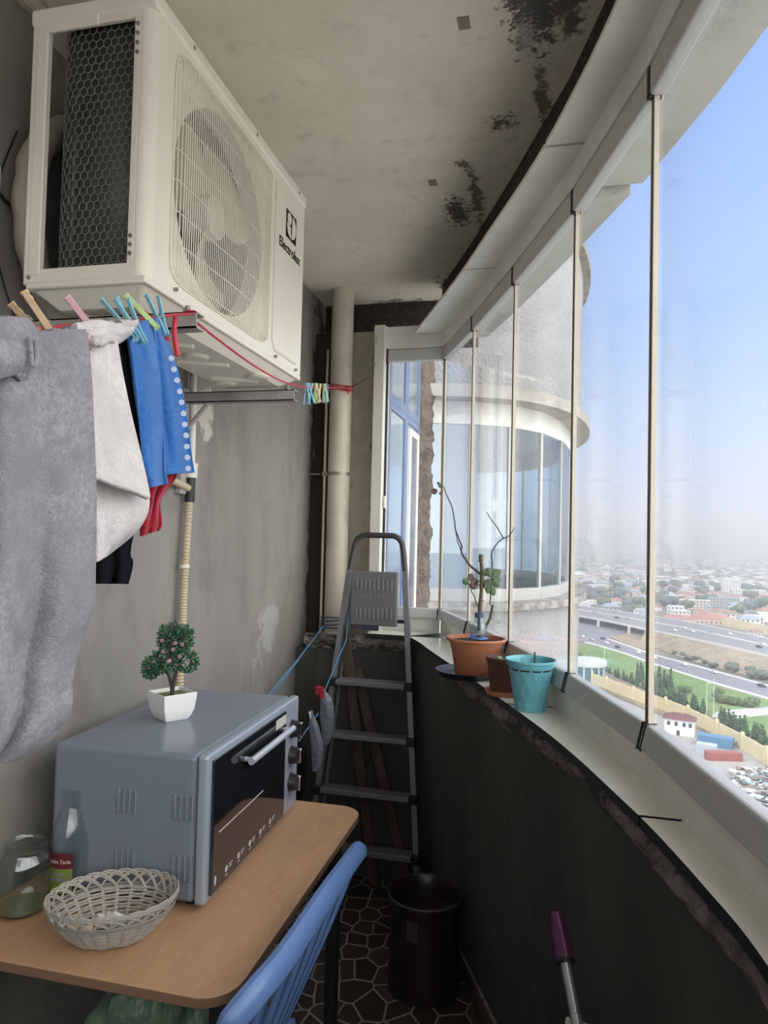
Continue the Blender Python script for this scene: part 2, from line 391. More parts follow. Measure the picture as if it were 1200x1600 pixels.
lo.box((-.84,3.385,1.138),(-.80,3.43,1.205)); hi.box((-.87,3.375,2.535),(-.80,3.43,2.645)); obox(hi, W[0], W[1], -.014, .03, 2.60, 2.645)
struct(lo.build('trim_%d' % n_trim[0], m_alu, smooth=0)); n_trim[0] += 1
struct(hi.build('trim_%d' % n_trim[0], m_alu, smooth=0)); n_trim[0] += 1
struct(MB().box((-.860,3.34,1.02),(-.806,3.47,2.645)).build('trim_%d' % n_trim[0], m_jamb, smooth=0, bevel=.004)); n_trim[0] += 1

# the frameless folding sashes
def sash(i):
    p = Vector(W[i]); q = Vector(W[i+1]); t = (q-p).normalized(); g = .004
    p2 = p+t*g; q2 = q-t*g
    e = bpy.data.objects.new('window_%d' % (i+1), None); COL.objects.link(e); e['kind'] = 'structure'
    b = MB(); obox(b, p2, q2, -.016, .022, 1.209, 1.257, 0, .012); b.build('bottom_rail', m_rail, e, smooth=0, bevel=.005)
    b = MB(); obox(b, p2, q2, -.010, .024, 2.472, 2.530, 0); b.build('top_rail', m_rail, e, smooth=0, bevel=.005)
    b = MB(); obox(b, p+t*.006, q-t*.006, .000, .008, 1.25, 2.48); b.build('glass', m_glass, e, smooth=0)
    if i < len(W)-2 or True:
        b = MB(); a = q-t*.009; c = q+t*.009*0
        obox(b, q-t*.0085, q-t*.0025, -.001, .009, 1.255, 2.475, 0); b.build('edge_profile', m_cream, e, smooth=0)
        b = MB(); obox(b, q-t*.0025, q+t*.0025, -.002, .008, 1.255, 2.475); b.build('joint_strip', m_brown, e, smooth=0)
        b = MB(); obox(b, q+t*.0025, q+t*.0075, -.001, .009, 1.255, 2.475); b.build('edge_profile', m_cream, e, smooth=0)
        b = MB()
        for s_ in (-.011, .004):
            s1 = MB(); obox(s1, q+t*s_, q+t*(s_+.005), -.0185, .016, 1.207, 1.2590, 0, .012); s1.build('seal', m_blk, e, smooth=0, bevel=.0015)
        s1 = MB(); obox(s1, q-t*.006, q+t*.006, -.0125, .016, 2.468, 2.532, 0); s1.build('seal', m_blk, e, smooth=0, bevel=.002)
for i in range(len(W)-1): sash(i)
b = MB(); b.box((-.806,3.388,1.255),(-.798,3.412,2.475)); b.box((-.812,3.38,2.46),(-.800,3.40,2.54), 0)
b.build('seal', m_blk, bpy.data.objects['window_1'], smooth=0)
b = MB(); b.box((-.802,3.372,1.74),(-.79,3.392,1.80)); b.build('latch', m_alu, bpy.data.objects['window_1'], bevel=.002)

# overhang of the slab outside the glass
m_eave = M('painted_eave', (.50,.50,.46), .8, noise=[(5,(.44,.44,.40),.45,.65),(25,(.36,.36,.33),.62,.75)], bump=(20,.3,.01))
OO = off(WR,.215)
def eave(name, ya, yb, inner, outer, z0, z1):
    A = []; B = []
    for i in range(11):
        y = ya+(yb-ya)*i/10; A.append(atY(inner,y)); B.append(atY(outer,y))
    return tag(MB().prism(A+B[::-1], z0, z1).build(name, m_eave, smooth=0), kind='structure')
inn = off(WR,.028)
o_ = [(x, y) for (x, y) in OO]
eave('slab_edge', 2.03, -1.7, inn, o_, 2.598, 2.9)
eave('slab_edge', 3.39, 2.045, inn, off(WR,.19), 2.575, 2.9)
# parapet of the storey above and blocks of the tower that this balcony belongs to
m_stucco = M('white_stucco', (.40,.395,.395), .9, noise=[(3,(.36,.355,.35),.42,.62),(40,(.31,.305,.30),.55,.72)], bump=(45,.8,.02),
   wear_shade=[((-.2,5.0,2.75),(.5,.6,.03),(.5,.48,.45),30,.9)])
struct(MB().box((-14,-25,-68),(-1.42,3.62,34)).build('tower_block', m_stucco, smooth=0))
struct(MB().box((-14,3.64,-68),(-.90,14,34)).build('tower_block', m_stucco, smooth=0))
b = MB(); o3 = off(WR,.16); o4 = off(WR,.02)
for i in range(len(o3)-1): b.prism([o3[i],o3[i+1],o4[i+1],o4[i]], 2.9, 3.95)
struct(b.build('upper_parapet', m_stucco, smooth=0))
# ================================================================ facade beyond the far window
m_blue = M('blue_frame', (.13,.18,.30), .35)
m_bluegl = M('blue_mirror_glass', (.36,.43,.50), .15, metal=.6, spec=.8)
m_white = M('white_upvc', (.78,.76,.72), .4)
m_conc = M('rough_concrete', (.15,.12,.10), .95, noise=[(12,(.09,.07,.06),.45,.6),(60,(.25,.22,.19),.58,.7)], bump=(50,1,.02))
fx = -.84
fac = tag(MB().box((-.90,3.64,-4),(-.862,4.60,9)).build('facade', m_conc, smooth=0), kind='structure')
struct(MB().box((-1.15,3.64,-4),(-.86,3.66,9)).build('facade', m_conc, smooth=0))
def fwin(n, y0, y1, z0, z1, frame, glass, wd=.05, inner=None, dp=.842):
    e = bpy.data.objects.new('window_%d' % n, None); COL.objects.link(e); e['kind'] = 'structure'
    f = MB()
    for (a, b_, c, d) in ((y0,y0+wd,z0,z1),(y1-wd,y1,z0,z1),(y0+wd,y1-wd,z0,z0+wd),(y0+wd,y1-wd,z1-wd,z1)):
        f.box((-.862,a,c),(-dp,b_,d))
    f.build('frame', frame, e, smooth=0, bevel=.003)
    MB().box((-.858,y0+wd,z0+wd),(-.850,y1-wd,z1-wd)).build('pane', glass, e, smooth=0)
    return e
fwin(21, 3.64, 4.10, .60, 2.33, m_blue, m_bluegl, .04)
fwin(22, 4.10, 4.52, .60, 2.33, m_blue, m_bluegl, .04)
fwin(23, 3.64, 4.10, 2.33, 3.9, m_blue, m_bluegl, .05)
fwin(24, 4.10, 4.52, 2.33, 3.9, m_blue, m_bluegl, .05)
fwin(25, 3.64, 4.52, -1.5, .60, m_blue, m_bluegl, .05)
w_ = fwin(26, 4.17, 4.46, 1.12, 2.26, m_white, M('dark_grey_glass', (.10,.11,.12), .2), .04)  # plain dark grey pane in the white frame
for c in kids(w_): c.location.x = .012
# brown broken edge where the neighbouring balcony meets the wall
def edge(u, v):
    z = -1+6*v; y = 4.54+.15*u; return (-.865+.085*u+.02*noise.noise(Vector((y*30,z*12,0)))+.012*noise.noise(Vector((y*9,z*40,0))), y+.02*noise.noise(Vector((0,z*9,4))), z)
MB().grid(edge, 6, 300).build('concrete_edge', m_conc, fac, smooth=30)

# ================================================================ neighbouring round balcony tower
A8 = [(-.86,4.70),(-.50,4.80),(-.20,4.98),(.04,5.32),(.20,5.80),(.285,6.45),(.27,7.15),(.12,7.85),(-.22,8.45),(-.86,8.80)]
sm = [ (p.x,p.y) for p in cat_path([(x,y,0) for x,y in A8], 6)]
def offo(path, d):
    out = []
    for i in range(len(path)):
        a = Vector(path[max(i-1,0)]); b = Vector(path[min(i+1,len(path)-1)]); t = (b-a).normalized()
        out.append((path[i][0]+t.y*d, path[i][1]-t.x*d))
    return out
m_glass2 = pane_mat('bluish_balcony_glass', (.86,.93,.98), .12)
nb = thing('round_balcony_tower', 'white stuccoed tower of round glazed balconies beside the window', 'building', (0,0,0))
def shell(path, a, b, z0, z1, mi=0, mb=None):
    mb = mb or MB(); i_ = offo(path, a); o_ = offo(path, b)
    for k in range(len(path)-1): mb.prism([i_[k],o_[k],o_[k+1],i_[k+1]], z0, z1, mi)
    return mb
for fl_ in (-1, 0, 1):
    z = fl_*2.84
    lab = {-1:'balcony_below', 0:'glazed_balcony', 1:'balcony_above'}[fl_]
    p_ = shell(sm, -.16, -.03, z-.195, z+1.115).build('parapet', m_stucco, nb, smooth=30)
    led = shell(sm, -.2, .035, z+1.115, z+1.165); led.build('ledge', M('stained_ledge', (.42,.41,.38), .9, noise=[(9,(.25,.235,.21),.45,.6),(50,(.15,.14,.12),.6,.7)], bump=(60,.9,.01)), nb, smooth=30)
    MB().prism(offo(sm, .045), z+2.56, z+2.645).build('slab', M('slab_soffit', (.44,.425,.385), .85, noise=[(5,(.36,.345,.31),.45,.65)]), nb, smooth=30)
    MB().prism(offo(sm, -.16), z-.14, z-.02).build('floor_slab', m_stucco, nb, smooth=0)
    gp = offo([A8[0],A8[1],(-.47,4.83),A8[2],A8[3],A8[4],A8[5],A8[6],A8[7],A8[8],A8[9]], -.13)
    gp = offo(A8, -.13)
    lo_ = MB(); hi_ = MB(); gl_ = MB(); se = MB()
    for k in range(len(gp)-1):
        a = Vector(gp[k]); c = Vector(gp[k+1]); t = (c-a).normalized(); n = Vector((t.y,-t.x))
        def pr(mb, u0, u1, z0, z1, e0=.0, e1=.0):
            mb.prism([a+t*e0+n*u0, a+t*e0+n*u1, c-t*e1+n*u1, c-t*e1+n*u0], z0, z1)
        pr(lo_, -.02, .02, z+1.165, z+1.25); pr(hi_, -.02, .02, z+2.40, z+2.47); pr(hi_, -.01,.01, z+2.47, z+2.56); pr(gl_, -.003, .003, z+1.17, z+2.42)
        MB().prism([c-t*.012-n*.012, c-t*.012+n*.012, c+t*.012+n*.012, c+t*.012-n*.012], z+1.17, z+2.42).build('edge_profile', m_rail, nb, smooth=0)
    lo_.build('bottom_rail', m_rail, nb, smooth=0); hi_.build('top_rail', m_alu, nb, smooth=0)
    gl_.build('glass', M('dark_blue_glass', (.05,.11,.26), .1, metal=.3) if fl_ == 1 else m_glass2, nb, smooth=0)
MB().box((-.895,4.75,-4),(-.87,8.8,9)).build('back_wall', M('pale_wall', (.52,.52,.52), .8), nb, smooth=0)
shell(sm, -.16, -.03, -4, -2.86).build('parapet', m_stucco, nb, smooth=30)

# ================================================================ ground and city, about seventy metres below
m_land = M('dusty_land', (.27,.245,.19), .95, noise=[(.02,(.16,.17,.11),.42,.58),(.15,(.32,.29,.23),.5,.66),(.006,(.19,.19,.15),.45,.6)])
m_bounce = M('pale_bounce_ground', (.66,.63,.57), .9)  # unseen near ground, made pale to bounce daylight onto the ceiling
m_lawn = M('lawn_grass', (.17,.27,.085), .95, noise=[(.05,(.22,.32,.11),.42,.6),(.3,(.14,.22,.07),.5,.7)])
m_dry = M('dry_grass', (.34,.27,.18), .95, noise=[(.06,(.42,.34,.22),.45,.6),(.4,(.24,.19,.13),.5,.66),(.15,(.2,.2,.11),.56,.7)])
m_road = M('asphalt', (.24,.24,.25), .85, noise=[(.2,(.28,.28,.29),.45,.6)])
m_hiway = M('highway_asphalt', (.24,.24,.24), .85, noise=[(.2,(.28,.28,.28),.45,.6)])
m_yard = M('concrete_yard', (.42,.40,.36), .9, noise=[(.05,(.34,.33,.30),.42,.6),(.5,(.46,.44,.40),.5,.66)])
m_concl = M('pale_concrete', (.68,.66,.62), .8)
def gpoly(name, px, z0, z1, mat, k=None):
    P = [G(x, y, z1) for x, y in px]
    return tag(MB().prism([(p.x,p.y) for p in P], z0, z1).build(name, mat, smooth=0), kind='structure')
b = MB()
for i in range(40):
    for j in range(40): pass
b.add([(-9000,60,GZ),(9000,60,GZ),(9000,16000,GZ),(-9000,16000,GZ)], [(0,1,2,3)])
tag(b.build('ground', m_land, smooth=0), kind='structure')
tag(MB().add([(-9000,-3000,GZ),(9000,-3000,GZ),(9000,60,GZ),(-9000,60,GZ)], [(0,1,2,3)]).build('ground', m_bounce, smooth=0), kind='structure')
gpoly('lawn', [(880,1004),(937,1010),(980,1023),(1018,1037),(1072,1055),(1120,1071),(1200,1094),(1290,1120),(1290,1180),(1200,1158),(1128,1128),(1100,1112),(1055,1094),(1008,1076),(950,1050),(905,1030),(860,1016)], GZ-.5, GZ+.2, m_lawn)
gpoly('yard', [(1290,1230),(1200,1190),(1120,1152),(1060,1128),(1010,1110),(950,1085),(880,1062),(860,1250),(1000,1400),(1290,1400)], GZ-.5, GZ+.15, m_yard)
gpoly('path', [(1290,1112),(1200,1104),(1150,1108),(1120,1112),(1112,1119),(1130,1124),(1160,1121),(1200,1117),(1290,1128)], GZ-.5, GZ+.3, M('pale_paving', (.52,.50,.45), .9))
# lower road with pale kerbs
rf = [(880,978),(920,982),(950,998),(985,1010),(1018,1022),(1072,1036),(1130,1052),(1200,1071),(1300,1100)]
rn = [(880,1004),(915,1003),(937,1009),(980,1022),(1018,1036),(1072,1053),(1120,1068),(1200,1091),(1300,1120)]
gpoly('road', rf+rn[::-1], GZ-.5, GZ+.35, m_road)
kb = MB()
for L in (rf[2:], rn[1:]):
    P = [G(x, y, GZ+.5) for x, y in L]
    for a, c in zip(P[:-1], P[1:]):
        t = Vector((c.x-a.x, c.y-a.y)).normalized(); n = Vector((-t.y,t.x))*1.3
        kb.prism([(a.x-n.x,a.y-n.y),(c.x-n.x,c.y-n.y),(c.x+n.x,c.y+n.y),(a.x+n.x,a.y+n.y)], GZ, GZ+.55)
tag(kb.build('kerb', m_concl, smooth=0), kind='structure')
gpoly('road', [(880,962),(905,966),(935,972),(985,985),(950,998),(920,1000),(880,1000)], GZ-.5, GZ+.33, m_road)
# highway deck
HZ = GZ+6.5
hn = [(870,954),(901,961),(940,968),(975,975),(1006,982),(1060,993),(1120,1006),(1200,1024),(1300,1048)]
hf = [(870,941),(901,946),(940,951),(975,956),(1006,961),(1060,969),(1120,981),(1200,998),(1300,1020)]
N_ = [G(x,y,HZ) for x,y in hn]; F_ = [G(x,y,HZ) for x,y in hf]
d = MB()
for i in range(len(N_)-1): d.prism([(N_[i].x,N_[i].y),(N_[i+1].x,N_[i+1].y),(F_[i+1].x,F_[i+1].y),(F_[i].x,F_[i].y)], HZ-1.0, HZ)
hw = tag(d.build('highway', m_hiway, smooth=0), kind='structure')
d = MB()
def wallalong(mb, P, w, z0, z1):
    for a, c in zip(P[:-1], P[1:]):
        t = Vector((c.x-a.x, c.y-a.y)).normalized(); n = Vector((-t.y,t.x))*w
        mb.prism([(a.x-n.x,a.y-n.y),(c.x-n.x,c.y-n.y),(c.x+n.x,c.y+n.y),(a.x+n.x,a.y+n.y)], z0, z1)
wallalong(d, N_, .4, HZ-1.1, HZ+.5); wallalong(d, F_, .4, HZ-1.1, HZ+.5)
M_ = [(a+b_)/2 for a, b_ in zip(N_, F_)]; wallalong(d, M_, .5, HZ, HZ+.9)
d.build('side_beam', m_concl, hw, smooth=0)
d = MB()
for P in (N_, F_):
    for a, c in zip(P[:-1], P[1:]):
        n = int((c-a).length/4)
        for k in range(n):
            q = a+(c-a)*k/n; d.box((q.x-.12,q.y-.12,HZ+.4),(q.x+.12,q.y+.12,HZ+2.6))
    wallalong(d, P, .08, HZ+2.0, HZ+2.15)
d.build('railing', M('railing_grey', (.42,.44,.46), .5), hw, smooth=0)
for px, dx in ((903,6),(935,9),(983,12)):
    for k in range(3):
        a = G(px+k*dx, hn[1][1]+(px-901)*.2+k*1.5, HZ-1)
        fpt = onZ(px, 961+(px-901)*.2, HZ); t = k/2.4
        bpt = onZ(px+4, 946+(px-901)*.14, HZ)
        q = fpt*(1-t)+bpt*t
        MB().cyl((q.x,q.y,GZ),(q.x,q.y,HZ-.9),1.1,n=12).build('pier', m_concl, hw)
# dry embankment under and beside the highway
em = MB()
en = [(1008,985),(1060,996),(1120,1009),(1200,1027),(1300,1051)]; eb = [(1000,1003),(1060,1026),(1120,1044),(1200,1064),(1300,1092)]
for i in range(len(en)-1):
    a, c = G(*en[i],HZ-.2), G(*en[i+1],HZ-.2); dd, e = G(*eb[i],GZ+.3), G(*eb[i+1],GZ+.3)
    b1 = a+Vector((12,30,0)); b2 = c+Vector((12,30,0)); b1.z = b2.z = GZ
    em.add([dd,e,c,a,b1,b2], [(0,1,2,3),(3,2,5,4)])
tag(em.build('embankment', m_dry, smooth=0), kind='structure')
gpoly('verge', [(952,995),(985,988),(1008,986),(1010,1004),(1018,1018),(985,1008)], GZ-.5, GZ+.5, m_dry)
gpoly('verge', [(880,1018),(905,1034),(950,1053),(1008,1079),(1055,1098),(1100,1116),(1128,1132),(1200,1163),(1290,1190),(1290,1230),(1200,1185),(1120,1148),(1060,1126),(1010,1108),(950,1080),(880,1056)], GZ-.5, GZ+.22, m_dry)

# yellow boundary wall with posts
m_yel = M('yellow_render', (.72,.62,.38), .85, noise=[(.3,(.66,.57,.36),.45,.6)])
wl = [(925,1069),(948,1077),(990,1094),(1040,1112),(1075,1126),(1120,1150),(1160,1172),(1200,1196),(1300,1252)]
P = [G(x,y) for x,y in wl]
yw = tag(MB().build('boundary_wall', m_yel) if False else (lambda mb: (wallalong(mb, P, .25, GZ, GZ+5.2), mb.build('boundary_wall', m_yel, smooth=0))[1])(MB()), 'long yellow boundary wall with square posts around the yard', 'wall')
for a, c in zip(P[:-1], P[1:]):
    n = max(1, int((c-a).length/18))
    for k in range(n):
        q = a+(c-a)*k/n; MB().box((q.x-.55,q.y-.55,GZ),(q.x+.55,q.y+.55,GZ+6.1)).build('post', m_yel, yw, smooth=0)
# guard house
m_mar = M('maroon_roof', (.20,.10,.10), .7); m_wh = M('white_wall_paint', (.78,.77,.74), .8); m_win = M('dark_window', (.06,.08,.10), .2)
c0 = G(1062, 1147)
gh = thing('guard_house', 'small white two-storey house with maroon hipped roof inside the yellow wall', 'house', (c0.x,c0.y,GZ), radians(-14)); gh.scale = (.84,.84,.84)
MB().box((-6,-3.5,0),(6,3.5,7)).build('walls', m_wh, gh, smooth=0)
MB().add([(-6.8,-4.3,7),(6.8,-4.3,7),(6.8,4.3,7),(-6.8,4.3,7),(-3,0,9.2),(3,0,9.2)],[(0,1,5,4),(1,2,5),(2,3,4,5),(3,0,4),(3,2,1,0)]).build('roof', m_mar, gh, smooth=0)
for x in (-4.2,-1.2,2.0,4.4):
    MB().box((x-.6,-3.6,4.2),(x+.6,-3.45,5.8)).build('window', m_win, gh, smooth=0)
MB().box((-1,-3.6,0),(.2,-3.45,2.3)).build('door', m_win, gh, smooth=0)
# containers
def container(px, py, L, Wd, H, rz, col, label):
    q = G(px, py); m = M('painted_steel_'+col[0], col[1], .5)
    t = thing('shipping_container', label, 'container', (q.x,q.y,GZ), rz)
    mb = MB(); n = int(L/.6)
    mb.box((-L/2,-Wd/2,0),(L/2,Wd/2,H)); 
    for k in range(n): mb.box((-L/2+L*(k+.25)/n,-Wd/2-.08,.2),(-L/2+L*(k+.6)/n,Wd/2+.08,H-.2))
    mb.build('body', m, t, smooth=0)
    MB().box((L/2,-Wd/2+.1,.1),(L/2+.1,Wd/2-.1,H-.1)).build('door', m, t, smooth=0)
container(1118,1166,11,4.5,3.6,radians(-22),('blue',(.14,.27,.40)),'blue container shed beside the yellow wall in the yard')
container(1104,1177,6,3.5,3.2,radians(-20),('palegrey',(.50,.56,.60)),'pale grey container between the blue and the red ones')
container(1130,1188,11,3,2.8,radians(12),('red',(.36,.14,.12)),'rust red container in front of the rubble heap')
# rubble heap: scrap pieces nobody could count
rb = MB(); r2 = random.Random(3)
for k in range(700):
    q = G(r2.uniform(1144,1215), r2.uniform(1206,1262)); s = r2.uniform(.3,1.5)
    m4 = Matrix.Translation((q.x,q.y,GZ+r2.uniform(0,1.6))) @ Matrix.Rotation(r2.uniform(0,6.3),4,'Z') @ Matrix.Rotation(r2.uniform(-.6,.6),4,'X')
    rb.box((-s,-s*.5,-s*.15),(s,s*.5,s*.15), r2.choice([0,0,1,1,2,3,4]), m4)
tag(rb.build('scrap_heap', [M('scrap_grey',(.40,.39,.37),.8), M('scrap_brown',(.28,.24,.20),.9), M('scrap_white',(.68,.67,.64),.7), M('scrap_dark',(.12,.12,.12),.8), M('scrap_teal',(.35,.5,.5),.7)], smooth=0), 'heap of grey and white scrap in the yard corner', 'rubble', kind='stuff')
# round glass pavilion
q = G(917, 1062)
m_pr = M('pavilion_roof', (.58,.58,.56), .8)
pv = thing('glass_pavilion', 'round white roofed pavilion with glass walls near the tower foot', 'building', (q.x,q.y,GZ))
MB().lathe([(0,0),(8.5,0),(8.5,8.0),(0,8.0)], 40).build('glass_wall', M('pavilion_glass', (.14,.24,.30), .15, metal=.3), pv)
MB().lathe([(0,7.6),(9.6,7.6),(9.6,9.6),(9.2,10.2),(0,10.2)], 48).build('roof', m_pr, pv)
for k in range(14):
    a = 2*pi*k/14; MB().box((8.4*cos(a)-.35,8.4*sin(a)-.35,0),(8.4*cos(a)+.35,8.4*sin(a)+.35,7.8)).build('column', m_wh, pv, smooth=0)

# trees ------------------------------------------------------------
m_leafd = M('conifer_green', (.055,.10,.055), .9, noise=[(.8,(.085,.14,.075),.45,.6)])
m_leafm = M('broadleaf_green', (.09,.13,.06), .9, noise=[(.6,(.14,.18,.085),.45,.6)])
m_leafb = M('grey_green_leaves', (.12,.15,.12), .9, noise=[(.5,(.16,.19,.15),.45,.6)])
m_trunk = M('trunk_brown', (.14,.10,.07), .9)
r3 = random.Random(11)
def tree_proto(kind, seed):
    t = thing('tree', 'tree', 'tree'); t.location = (0,0,-500)
    c = MB()
    if kind == 'conifer':
        for k in range(5):
            z = .8+k*1.0; c.ball((0,0,z+.5), 1.25-.21*k, 9, (1,1,.9), jit=.5, seed=seed+k)
    elif kind == 'cypress':
        for k in range(6): c.ball((0,0,1.2+k*1.5), 1.35-.16*k, 9, (1,1,1.5), jit=.5, seed=seed+k)
    else:
        for k in range(7):
            a = k*2.4; c.ball((cos(a)*1.7*(k>0),sin(a)*1.7*(k>0),3.4+.5*sin(k*1.7)), 2.0, 9, (1,1,.85), jit=.6, seed=seed+k)
    c.build('crown', {'conifer':m_leafd,'cypress':m_leafd,'round':m_leafm,'grey':m_leafb}[kind], t, smooth=70)
    MB().cyl((0,0,0),(0,0,2.5),.25,.15,n=6).build('trunk', m_trunk, t)
    return t
PR = {k: [tree_proto(k, s) for s in (1,9)] for k in ('conifer','cypress','round','grey')}
USED = {}
def plant(kind, q, sc, label, group):
    src = r3.choice(PR[kind])
    t = src if src.name not in USED else copy_tree(src)
    USED[src.name] = 1
    t.location = (q.x, q.y, GZ); t.scale = (sc,sc,sc*r3.uniform(.9,1.15)); t.rotation_euler.z = r3.uniform(0,6.28)
    t['label'] = label; t['group'] = group; t['category'] = 'tree'
    return t
def along(pts, n):
    P = [G(x,y) for x,y in pts]; L = [0]
    for a, c in zip(P[:-1],P[1:]): L.append(L[-1]+(c-a).length)
    for k in range(n):
        s = L[-1]*k/(n-1)
        for i in range(len(P)-1):
            if L[i] <= s <= L[i+1]+1e-6: yield P[i]+(P[i+1]-P[i])*((s-L[i])/(L[i+1]-L[i])); break
for q in along([(893,1021),(905,1031),(930,1043),(950,1051),(975,1063),(1008,1078)], 34):
    plant('conifer', q+Vector((r3.uniform(-1,1),r3.uniform(-1,1),0)), r3.uniform(.6,.95), 'small dark conifer in the hedge row left of the dark mullion', 'conifer hedge row at the lawn edge')
for q in along([(1020,1082),(1055,1097),(1080,1107),(1101,1116)], 17):
    plant('conifer', q+Vector((r3.uniform(-1,1),r3.uniform(-1,1),0)), r3.uniform(.9,1.2), 'dark conifer in the row between lawn and guard house', 'conifer row above the guard house')
for q in along([(1126,1132),(1160,1148),(1200,1167),(1280,1200)], 22):
    plant('conifer', q+Vector((r3.uniform(-1,1),r3.uniform(-1,1),0)), r3.uniform(1.0,1.3), 'dark conifer in the row behind the yellow wall', 'conifer row behind the yellow wall')
for x, y in ((1022,1080),(1027,1075),(1033,1079),(1038,1073),(1043,1078),(1048,1075),(1030,1070),(1018,1072),(1001,1066),(1004,1062),(996,1064)):
    plant('cypress', G(x,y), r3.uniform(.75,1.0), 'tall dark cypress in the clump on the lawn', 'cypress clump on the lawn')
for x, y in ((1122,1096),(1127,1099),(1133,1100),(1140,1101),(1146,1103),(1152,1102),(1160,1104),(1170,1106),(1178,1106),(1066,1083),(1074,1084),(1124,1089)):
    plant('round', G(x,y), r3.uniform(.45,.75), 'dark rounded bush on the lawn by the pale path', 'bushes on the lawn')
for k in range(26):
    x = r3.uniform(1135,1290); plant('grey', G(x, 1047+(x-1135)*.27+r3.uniform(-6,3)), r3.uniform(.5,.8), 'grey green shrub between road and embankment', 'shrubs along the embankment foot')
for k in range(10):
    x = r3.uniform(1040,1120); plant('grey', G(x, 1022+(x-1040)*.28+r3.uniform(-4,2)), r3.uniform(.4,.6), 'small shrub on the dry slope above the road', 'shrubs on the dry slope')
# lamp posts
m_pole = M('pole_white', (.7,.7,.68), .5)
for (x, y, h) in ((1104,1118,13),(1115,1122,15),(944,1060,16),(1140,982,14),(928,950,14),(957,950,14),(1088,965,13),(1160,985,13),(1175,990,13),(1050,952,13),(1194,1003,13)):
    q = G(x,y)
    t = thing('lamp_post', 'thin pale lamp post standing over the roads and lawns', 'lamp post', (q.x,q.y,GZ), r3.uniform(0,3), 'distant lamp posts')
    MB().cyl((0,0,0),(0,0,h),.16,.1,n=6).build('pole', m_pole, t); MB().box((-.2,-.15,h-.1),(1.6,.15,h+.1)).build('lamp_head', m_pole, t, smooth=0)
# cars -------------------------------------------------------------
def car_proto(col, nm):
    t = thing('car', 'car', 'car')
    b = MB(); prof = [(-2.2,.35),(2.2,.35),(2.25,.8),(1.2,.95),(.6,1.45),(-1.2,1.45),(-1.9,.95),(-2.25,.85)]
    n = len(prof); b.add([(x,-.85,z) for x,z in prof]+[(x,.85,z) for x,z in prof], [tuple(range(n)), tuple(range(n,2*n))[::-1]]+[(i,n+i,n+(i+1)%n,(i+1)%n) for i in range(n)])
    b.build('body', M('car_paint_'+nm, col, .3), t, smooth=0)
    MB().box((-1.25,-.87,.95),(.75,.87,1.35)).build('windows', m_win, t, smooth=0)
    for x in (-1.4,1.4):
        for y in (-.8,.8): MB().cyl((x,y-.1,.35),(x,y+.1,.35),.35,n=10).build('wheel', m_blk, t)
    return t
cp = {'white':car_proto((.80,.80,.80),'white'),'dark':car_proto((.05,.055,.07),'dark'),'grey':car_proto((.40,.41,.43),'grey')}
cu = {}
def car(kind, x, y, rz, z, where):
    s = cp[kind]; c = s if kind not in cu else copy_tree(s); cu[kind] = 1
    q = G(x,y,z); c.location = (q.x,q.y,z); c.rotation_euler.z = rz
    c['label'] = '%s car %s' % (kind, where); c['category'] = 'car'; c['group'] = '%s cars %s' % (kind, where)
ra = atan2((G(1200,1085)-G(1018,1030)).y, (G(1200,1085)-G(1018,1030)).x)
ha = atan2((G(1200,1010)-G(1060,980)).y, (G(1200,1010)-G(1060,980)).x)
for kind, x, y in (('white',948,1006),('dark',965,1012),('white',997,1021),('white',1022,1029),('white',1069,1040),('white',1116,1052),('dark',1190,1073),('grey',925,1001),('white',910,996),('dark',942,999)):
    car(kind, x, y, ra, GZ+.36, 'on the curved lower road')
for kind, x, y in (('white',1054,986),('white',1069,983),('white',1082,988),('dark',964,966),('grey',982,968),('grey',930,958),('white',1192,1008),('dark',1186,1012),('white',1140,992),('dark',1110,990),('grey',918,955)):
    car(kind, x, y, ha, HZ, 'on the raised highway')
# houses -----------------------------------------------------------
hm = {'white':M('house_white',(.80,.79,.76),.8), 'cream':M('house_cream',(.68,.62,.49),.8), 'grey':M('house_grey',(.45,.45,.45),.8), 'pink':M('house_pink',(.70,.52,.43),.8)}
rm = {'red':M('roof_red',(.42,.21,.16),.8), 'greyblue':M('roof_grey',(.33,.37,.42),.6), 'pale':M('roof_pale',(.72,.72,.70),.7), 'brown':M('roof_brown',(.30,.20,.15),.8)}
def house_mesh(mb, w, d, h, hip, wi, ri, wn, m4):
    mb.box((-w/2,-d/2,0),(w/2,d/2,h), wi, m4)
    if hip:
        vs = [m4 @ Vector(p) for p in ((-w/2-.5,-d/2-.5,h),(w/2+.5,-d/2-.5,h),(w/2+.5,d/2+.5,h),(-w/2-.5,d/2+.5,h),(-w/4,0,h+2.4),(w/4,0,h+2.4))]
        mb.add(vs, [(0,1,5,4),(1,2,5),(2,3,4,5),(3,0,4)], ri)
    else:
        mb.box((-w/2-.2,-d/2-.2,h),(w/2+.2,d/2+.2,h+.5), ri, m4)
    if wn is not None:
        n = int(w/3.2)
        for f in range(max(1,int(h/3))):
            for k in range(n): 
                x = -w/2+w*(k+.5)/n; mb.box((x-.6,-d/2-.06,1+f*3),(x+.6,-d/2+.1,2.4+f*3), wn, m4); mb.box((x-.6,d/2-.1,1+f*3),(x+.6,d/2+.06,2.4+f*3), wn, m4)
r4 = random.Random(5)
